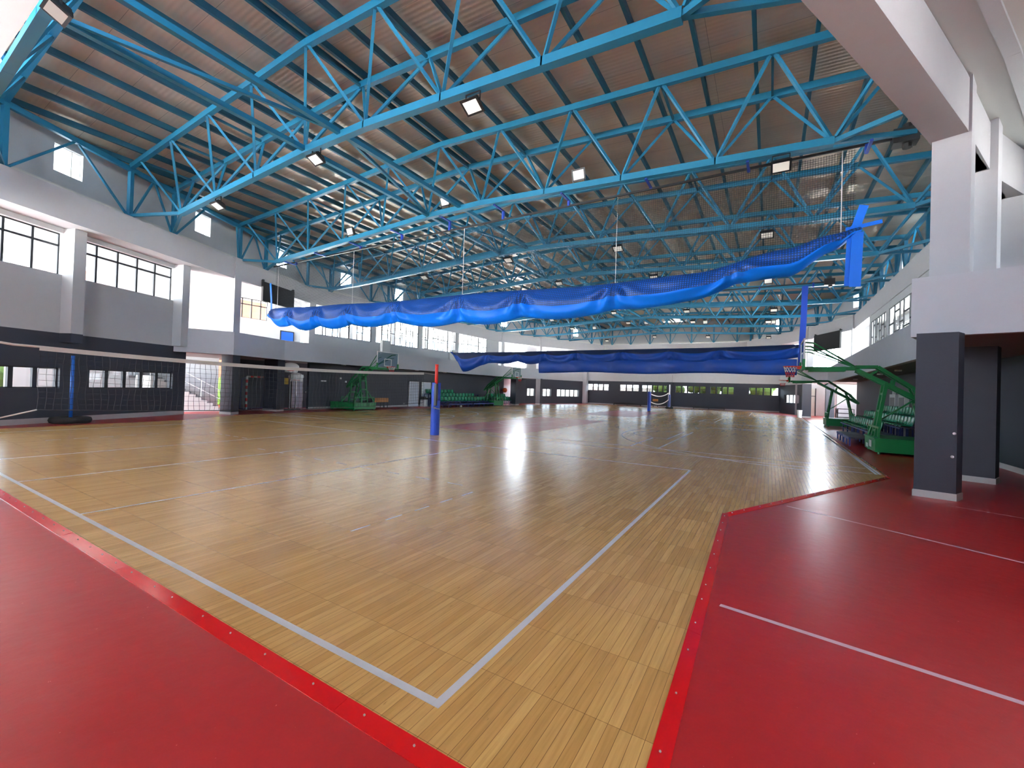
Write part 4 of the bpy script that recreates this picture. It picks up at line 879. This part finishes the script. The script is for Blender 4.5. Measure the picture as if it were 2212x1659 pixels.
# ================================================================ SEATING STANDS
def seat_mesh():
    mb = MB(); prof = [(.20, -.03), (.205, .0), (.16, .02), (.05, .0), (-.08, -.01), (-.15, .02), (-.185, .10), (-.21, .22), (-.23, .33), (-.235, .36)]
    nx = 6
    for o in (0, .02):
        for j, (y, z) in enumerate(prof):
            for i in range(nx + 1):
                u = 2 * i / nx - 1; w = .215 * (1 - .12 * max(0, (j - 6) / 3) * abs(u)); cup = .05 * u * u
                d = Vector((0, 0, 1)) if j < 5 else Vector((0, 1, .2))
                q = Vector((w * u, y, z)) + d * (cup - o); mb.v.append(tuple(q))
    m_ = len(prof) * (nx + 1)
    for o in (0, m_):
        for j in range(len(prof) - 1):
            for i in range(nx): a = o + j * (nx + 1) + i; mb.f.append((a, a + 1, a + nx + 2, a + nx + 1)); mb.m.append(0)
    edge = [i for i in range(nx + 1)] + [(j + 1) * (nx + 1) - 1 for j in range(1, len(prof))] + [(len(prof) - 1) * (nx + 1) + i for i in range(nx - 1, -1, -1)] + [j * (nx + 1) for j in range(len(prof) - 2, 0, -1)]
    for a, b in zip(edge, edge[1:] + edge[:1]): mb.f.append((a, b, b + m_, a + m_)); mb.m.append(0)
    return mb
seat0 = None
def place_seat(x, y, z, rz, label, group):
    global seat0
    if seat0 is None:
        seat0 = seat_mesh().build('stadium_seat', 'green_plastic', None, True); o = seat0
    else: o = seat0.copy(); COL.objects.link(o)
    o.location = (x, y, z); o.rotation_euler = (0, 0, rz); tag(o, label, 'seat', group)
def tribune(x0, n, yf, s, rows, label, group, step_label, rowlab, skip=()):
    """s = +1: rows climb towards +y (left stand facing -y); s = -1 the mirror"""
    T = thing('seating_stand', label, 'stand', (x0 + n * .25, yf, 0)); L = n * .5; mb = MB(); dk = MB()
    for r in range(rows):
        y = yf + s * (.3 + r * .66); z = .48 + r * .32
        k = 0
        while k <= L + .01:
            for dy in (-.22, .26): mb.bar((x0 + k, y + s * dy, 0), (x0 + k, y + s * dy, z - .03), .05, .05, 0, (1, 0, 0))
            k += 1.5
        for dy in (-.22, .26): mb.bar((x0, y + s * dy, z - .03), (x0 + L, y + s * dy, z - .03), .05, .05)
        mb.bar((x0, y - s * .22, .2), (x0 + L, y - s * .22, .2), .04, .04)
        if r: dk.box((x0, min(y - s * .62, y - s * .24), z - .36), (x0 + L, max(y - s * .62, y - s * .24), z - .33))
    mb.build('frame', 'seat_frame_blue', T); 
    if dk.v: dk.build('footboard', 'platform_top', T)
    for r in range(rows):
        y = yf + s * (.3 + r * .66); z = .48 + r * .32
        for i in range(n):
            if (r, i) in skip: continue
            place_seat(x0 + .25 + i * .5, y, z + .055, PI if s > 0 else 0, 'green plastic seat in the %s row of the %s' % (ORD[r], rowlab), 'green seats, %s row of the %s' % (ORD[r], rowlab))
    return T
tribune(27.0, 15, 22.95, 1, 3, 'blue framed stand of green seats along the left wall', 'a', '', 'left stand', {(2, i) for i in range(8, 15)} | {(1, 13), (1, 14)})
tribune(36.5, 6, 22.95, 1, 2, 'small blue framed stand of green seats at the far left, behind the farther basketball stand', 'b', '', 'small far left stand')
tribune(19.6, 20, -5.1, -1, 3, 'blue framed stand of green seats along the right wall', 'c', '', 'right stand', {(0, i) for i in range(0, 3)})
def platform(x0, x1, y0, y1, label):
    T = thing('step_platform', label, 'platform', ((x0 + x1) / 2, (y0 + y1) / 2, 0), 0, 'low step platforms')
    mb = MB(); mb.box((x0, y0, .29), (x1, y1, .34)); mb.build('top', 'platform_top', T); mb = MB()
    for x in (x0 + .03, (x0 + x1) / 2, x1 - .03):
        for y in (y0 + .03, y1 - .03): mb.box((x - .025, y - .025, 0), (x + .025, y + .025, .29))
    for y in (y0 + .02, y1 - .02): mb.box((x0 - .01, y - .03, .25), (x1 + .01, y + .03, .345))
    mb.build('frame', 'seat_frame_blue', T)
platform(19.2, 20.85, -4.98, -4.25, 'nearer low blue step platform in front of the right stand'); platform(20.95, 22.7, -4.98, -4.25, 'farther low blue step platform in front of the right stand')
platform(27.0, 30.4, 22.0, 22.7, 'low blue step platform in front of the left stand, nearer part'); platform(30.6, 34.0, 22.0, 22.7, 'low blue step platform in front of the left stand, farther part')

# ================================================================ LEFT SIDE THINGS
T = thing('bench', 'wooden topped school bench with black legs by the left wall', 'bench', (21.5, 24.5, 0)); mb = MB(); mb.box((20.9, 24.3, .44), (22.3, 24.34, .76)); mb.box((20.9, 24.34, .72), (22.3, 24.75, .76)); mb.build('panel', 'bench_wood', T); mb = MB()
for x in (20.95, 21.85, 22.25):
    for y in (24.34, 24.7): mb.bar((x, y, 0), (x, y, .74), .04, .04, 0, (1, 0, 0))
mb.build('legs_frame', 'black_metal', T)
mb = MB(); mb.box((20.0, 24.2, .74), (20.84, 24.8, .79)); 
for x in (20.05, 20.79):
    for y in (24.25, 24.75): mb.box((x - .02, y - .02, 0), (x + .02, y + .02, .74))
tag(mb.build('side_table', 'black_metal'), 'small black table beside the wooden bench', 'table')
def door(n, x0, x1, y, z1, label, m_='door_white', s=-1, hx=.12, z0=0.0):
    T = thing('door_%d' % n, label, 'door', ((x0 + x1) / 2, y, z0), kind='structure'); mb = MB()
    mb.box((x0 - .06, y + s * .05, z0), (x0, y, z1 + .06)); mb.box((x1, y + s * .05, z0), (x1 + .06, y, z1 + .06)); mb.box((x0 - .06, y + s * .05, z1), (x1 + .06, y, z1 + .06)); mb.build('door_frame', 'white_plastic' if m_ == 'door_white' else 'frame_dark', T)
    mb = MB(); mb.box((x0, y + s * .035, z0), (x1, y, z1)); mb.build('door_leaf', m_, T)
    mb = MB(); hz_ = z0 + 1.02; mb.tube([(x0 + hx, y + s * .035, hz_), (x0 + hx, y + s * .09, hz_), (x0 + hx + .12, y + s * .09, hz_)], .012, 6); mb.build('door_handle', 'metal_grey', T)
door(1, 25.12, 26.2, 24.89, 2.1, 'white door in the dark left wall, the one next to the bench'); door(2, 26.7, 27.75, 24.89, 2.08, 'white door in the dark left wall next to the left stand')
door(3, 15.95, 16.66, 26.99, 2.28, 'white door inside the recess behind the goal'); door(4, 42.9, 44.3, 25.15, 2.9, 'tall white door panel at the far left')
door(5, 15.7, 16.6, 28.19, 5.35, 'blue door on the left gallery, just below the near curtain', 'door_blue', -1, .12, ZB + .25)
T = thing('water_cooler', 'white cabinet with a dark top between the two white doors', 'cabinet', (26.55, 24.5, 0)); mb = MB(); mb.box((26.4, 24.3, 0), (26.85, 24.75, .62)); mb.build('body', 'white_plastic', T); mb = MB(); mb.box((26.36, 24.27, .62), (26.89, 24.78, .76)); mb.box((26.42, 24.35, .76), (26.7, 24.7, .86)); mb.build('top', 'black_metal', T)
for x, lab, w in ((16.87, 'white exit light on the dark left wall', .2),):
    mb = MB(); mb.box((x - w, 24.84, 1.88), (x + w, 24.9, 1.98)); tag(mb.build('exit_light', 'white_plastic'), lab, 'light')
for x, z, lab in ((18.25, 2.16, 'small white fitting high on the dark left wall'), (24.57, .27, 'small white socket low on the dark left wall'), (18.7, 1.93, 'white wall lamp beside the small fitting on the left wall')):
    mb = MB(); mb.box((x - .06, 24.85, z - .06), (x + .06, 24.9, z + .06)); tag(mb.build('wall_fitting', 'white_plastic'), lab, 'fitting')
mb = MB(); mb.box((15.3, 26.94, 1.62), (15.62, 26.995, 2.05)); tag(mb.build('wall_notice', 'yellow_sign'), 'yellowish notice on the recess wall next to the door', 'sign')
mb = MB(); mb.sphere((16.95, 26.95, 1.1), .07); tag(mb.build('wall_switch', 'white_plastic'), 'round white switch beside the recess door', 'switch')
# red and white goal
def banded(mb, a, b, w, n):
    a, b = Vector(a), Vector(b)
    for k in range(n): mb.bar(a + (b - a) * (k / n), a + (b - a) * ((k + 1) / n), w, w, k % 2, (1, 0, 0) if abs((b - a).normalized().z) > .5 else (0, 0, 1))
g0, g1 = Vector((12.1, 25.45, 0)), Vector((14.35, 25.75, 0))
T = thing('goal', 'red and white banded handball goal stored behind the dark column', 'goal', tuple((g0 + g1) / 2))
for q in (g0, g1): mb = MB(); banded(mb, q, q + Vector((0, 0, 2.04)), .085, 11); mb.build('post', ['goal_white', 'goal_red'], T)
mb = MB(); banded(mb, g0 + Vector((0, 0, 2.04)), g1 + Vector((0, 0, 2.04)), .085, 11); mb.build('crossbar', ['goal_white', 'goal_red'], T)
mb = MB()
for q in (g0, g1): mb.tube([q + Vector((0, 0, 2.0)), q + Vector((.1, .75, 1.9)), q + Vector((.12, .95, .05)), q + Vector((0, 0, .05))], .02, 6)
mb.tube([g0 + Vector((.12, .95, .05)), g1 + Vector((.12, .95, .05))], .02, 6); mb.build('back_frame', 'seat_frame_blue', T)
# small practice hoop with fan shaped board, beside the column
def mini_hoop(x, y, label, h, r, m_):
    T = thing('practice_hoop', label, 'hoop', (x, y, 0), -.5, 'practice hoops'); mb = MB(); mb.tube([(0, 0, .06), (0, 0, h)], .03, 8); mb.box((-.3, -.25, 0), (.3, .25, .07)); part(mb, 'pole', 'black_metal', T)
    n = 14; pts = [(r * math.cos(PI * k / n), h + r * .55 * math.sin(PI * k / n)) for k in range(n + 1)] + [(-r * .8, h - r * .7), (r * .8, h - r * .7)]
    mb = MB(); N_ = len(pts); mb.add([(a, -.06, b) for a, b in pts] + [(a, -.03, b) for a, b in pts], [tuple(range(N_)), tuple(range(2 * N_ - 1, N_ - 1, -1))] + [(i, (i + 1) % N_, N_ + (i + 1) % N_, N_ + i) for i in range(N_)]); B_ = part(mb, 'board', m_, T)
    mb = MB(); mb.tube([(.2 * math.cos(2 * PI * k / 16), -.3 + .2 * math.sin(2 * PI * k / 16), h - r * .5) for k in range(17)], .012, 5, 0, False); mb.bar((0, -.06, h - r * .5), (0, -.1, h - r * .5), .06, .03); part(mb, 'rim', 'rim_red', T)
mini_hoop(14.25, 24.55, 'practice hoop with a fan shaped white board right of the dark column, the taller one', 2.75, .5, 'white_plastic'); mini_hoop(14.95, 25.0, 'lower practice hoop with a white board beside the taller one', 2.15, .45, 'white_plastic')
# black screens hung on both galleries
for a, b, z0, z1, lab in (((12.02, 24.02), (14.56, 25.0), 6.5, 7.63, 'black display panel hung in front of the left gallery'), ((41.9, -6.45), (45.3, -4.95), 6.0, 7.45, 'black display panel hung in front of the far right gallery')):
    T = thing('display_panel', lab, 'panel', ((a[0] + b[0]) / 2, (a[1] + b[1]) / 2, z0), 0, 'black display panels'); mb = MB(); mb.bar((*a, (z0 + z1) / 2), (*b, (z0 + z1) / 2), .12, z1 - z0); mb.build('panel', 'screen_black', T)
    sg = 1 if a[1] > 9 else -1
    for k in (.02, .98): q = (lerp(a[0], b[0], k), lerp(a[1], b[1], k)); mb = MB(); mb.box((q[0] - .05, q[1] - .05, z1 - .05), (q[0] + .05, q[1] + .05, z1 + .12)); mb.bar((q[0], q[1], z1 + .06), (q[0] - (.25 if sg > 0 else -.25), q[1] + sg * .62, z1 + .06), .05, .05); mb.build('bracket', 'black_metal', T)
for x, z0, z1, lab in ((23.1, 4.45, 5.45, 'grey board leaning on the left balcony rail below the inner windows'), (32.0, 4.5, 5.5, 'grey board on the left balcony rail by the farther curtain')):
    mb = MB(); mb.box((x - .42, 25.6, ZB + .24), (x + .42, 25.9, z1)); tag(mb.build('notice_board', ['locker_body']), lab, 'board')
# ================================================================ RIGHT SIDE THINGS
for x, lab in ((27.65, 'tall white framed locker by the dark right wall, the farther of two'), (25.8, 'tall white framed locker by the dark right wall, the nearer of two')):
    T = thing('locker', lab, 'locker', (x, -7.0, 0), 0, 'tall lockers'); mb = MB(); mb.box((x - .6, -7.24, 0), (x + .6, -7.08, 2.15)); mb.box((x - .1, -7.2, 2.15), (x + .1, -7.1, 2.3)); mb.build('body', 'locker_body', T); mb = MB(); mb.box((x - .45, -7.085, .15), (x + .45, -7.065, 1.98)); mb.build('door', 'locker_panel', T)
T = thing('ball_cage', 'black wire trolley standing by the white doorway at right', 'trolley', (38.6, -6.4, 0)); mb = MB()
for x in (38.0, 39.2):
    for y in (-6.9, -5.95): mb.bar((x, y, .1), (x, y, 1.1), .04, .04, 0, (1, 0, 0))
for z in (.15, .45, .75, 1.08):
    for a, b in (((38, -6.9), (39.2, -6.9)), ((38, -5.95), (39.2, -5.95)), ((38, -6.9), (38, -5.95)), ((39.2, -6.9), (39.2, -5.95))): mb.bar((*a, z), (*b, z), .03, .03)
for k in range(1, 4):
    x = 38 + .3 * k; mb.bar((x, -5.95, .15), (x, -5.95, 1.08), .02, .02, 0, (1, 0, 0))
mb.build('cage', 'black_metal', T); mb = MB()
for x in (38.05, 39.15):
    for y in (-6.85, -6.0): mb.tube([(x - .02, y, .06), (x + .02, y, .06)], .06, 8)
mb.build('wheel', 'black_rubber', T)
T = thing('waste_bin', 'small white waste bin by the far right column', 'bin', (45.3, -3.95, 0)); mb = MB(); mb.tube([(0, 0, 0), (0, 0, .7)], [.17, .22], 14); part(mb, 'body', 'white_plastic', T); mb = MB(); mb.tube([(0, 0, .7), (0, 0, .78)], [.22, .1], 14); part(mb, 'lid', 'black_metal', T)
T = thing('door_6', 'pale door with a dark frame at the end of the far right passage', 'door', (52.4, -5.4, 0), kind='structure'); mb = MB(); mb.box((52.38, -5.6, 0), (52.46, -4.9, 2.0)); mb.box((52.38, -5.6, 2.06), (52.46, -4.9, 2.8)); mb.build('door_leaf', 'blind_grey', T); mb = MB()
for y in (-5.66, -4.86): mb.box((52.36, y - .04, 0), (52.5, y + .04, 2.84))
mb.box((52.36, -5.66, 2.0), (52.5, -4.86, 2.06)); mb.build('door_frame', 'frame_dark', T)
for (x, y, z), lab in (((9.03, -4.50, 1.24), 'upper small white round fitting on the near dark column'), ((9.04, -4.48, .81), 'lower small white round fitting on the near dark column')):
    mb = MB(); mb.sphere((x + .05, y, z), .026); tag(mb.build('wall_fitting', 'white_plastic'), lab, 'fitting')
mb = MB(); mb.box((23.9, -7.14, 5.0), (24.2, -7.05, 5.3)); tag(mb.build('fire_call_box', 'goal_red'), 'small red box on the right gallery wall beside the balcony corner', 'box')
mb = MB(); mb.tube([(20.0, -7.05, 3.06), (20.0, -7.05, 3.12)], .1, 10)
for k, x in enumerate((17.6, 21.2, 24.8, 28.4)):
    mb = MB(); mb.tube([(x, 23.75, 3.06), (x, 23.75, 3.12)], .16, 12); tag(mb.build('ceiling_light', 'white_plastic'), 'round white light under the left balcony, %s from the near end' % ORD[k], 'light', 'lights under the left balcony')
for k, x in enumerate((22.0, 25.5, 29.0, 32.5)):
    mb = MB(); mb.tube([(x, -6.2, 3.06), (x, -6.2, 3.12)], .12, 12); tag(mb.build('ceiling_light', 'white_plastic'), 'round light under the right balcony, %s from the near end' % ORD[k], 'light', 'lights under the right balcony')
# far end things
for y0, y1, lab in ((17.3, 13.2, 'long low black bench at the far wall, on the left'), (6.9, 3.0, 'long low black bench at the far wall, on the right')):
    T = thing('gym_bench', lab, 'bench', (57.1, (y0 + y1) / 2, 0), 0, 'gym benches'); mb = MB(); mb.box((56.95, y1, .3), (57.3, y0, .36)); mb.build('seat', 'black_metal', T); mb = MB()
    for k in (.05, .5, .95): y = lerp(y1, y0, k); mb.box((57.0, y - .03, 0), (57.25, y + .03, .3))
    mb.bar((57.12, y1 + .1, .15), (57.12, y0 - .1, .15), .08, .05); mb.build('frame', 'black_metal', T)
T = thing('stool', 'small stool with an orange seat by the far wall, beside the bench', 'stool', (57.0, 11.4, 0)); mb = MB(); mb.box((56.85, 11.1, .75), (57.15, 11.75, 1.05)); mb.build('seat', 'orange_box', T); mb = MB()
for x in (56.9, 57.1):
    for y in (11.15, 11.7): mb.box((x - .02, y - .02, 0), (x + .02, y + .02, .75))
mb.build('legs_frame', 'black_metal', T)
mb = MB(); mb.sphere((28.3, 21.7, .13), .11, 0, 16, 10); tag(mb.build('ball', 'white_plastic', None, True), 'small white ball on the floor in front of the left stand', 'ball')
mb = MB(); mb.sphere((40.2, 24.6, 1.62), .28, 0, 16, 10); tag(mb.build('wall_target', 'ball_orange', None, True), 'round orange target on the dark wall beside the far left stair', 'target')
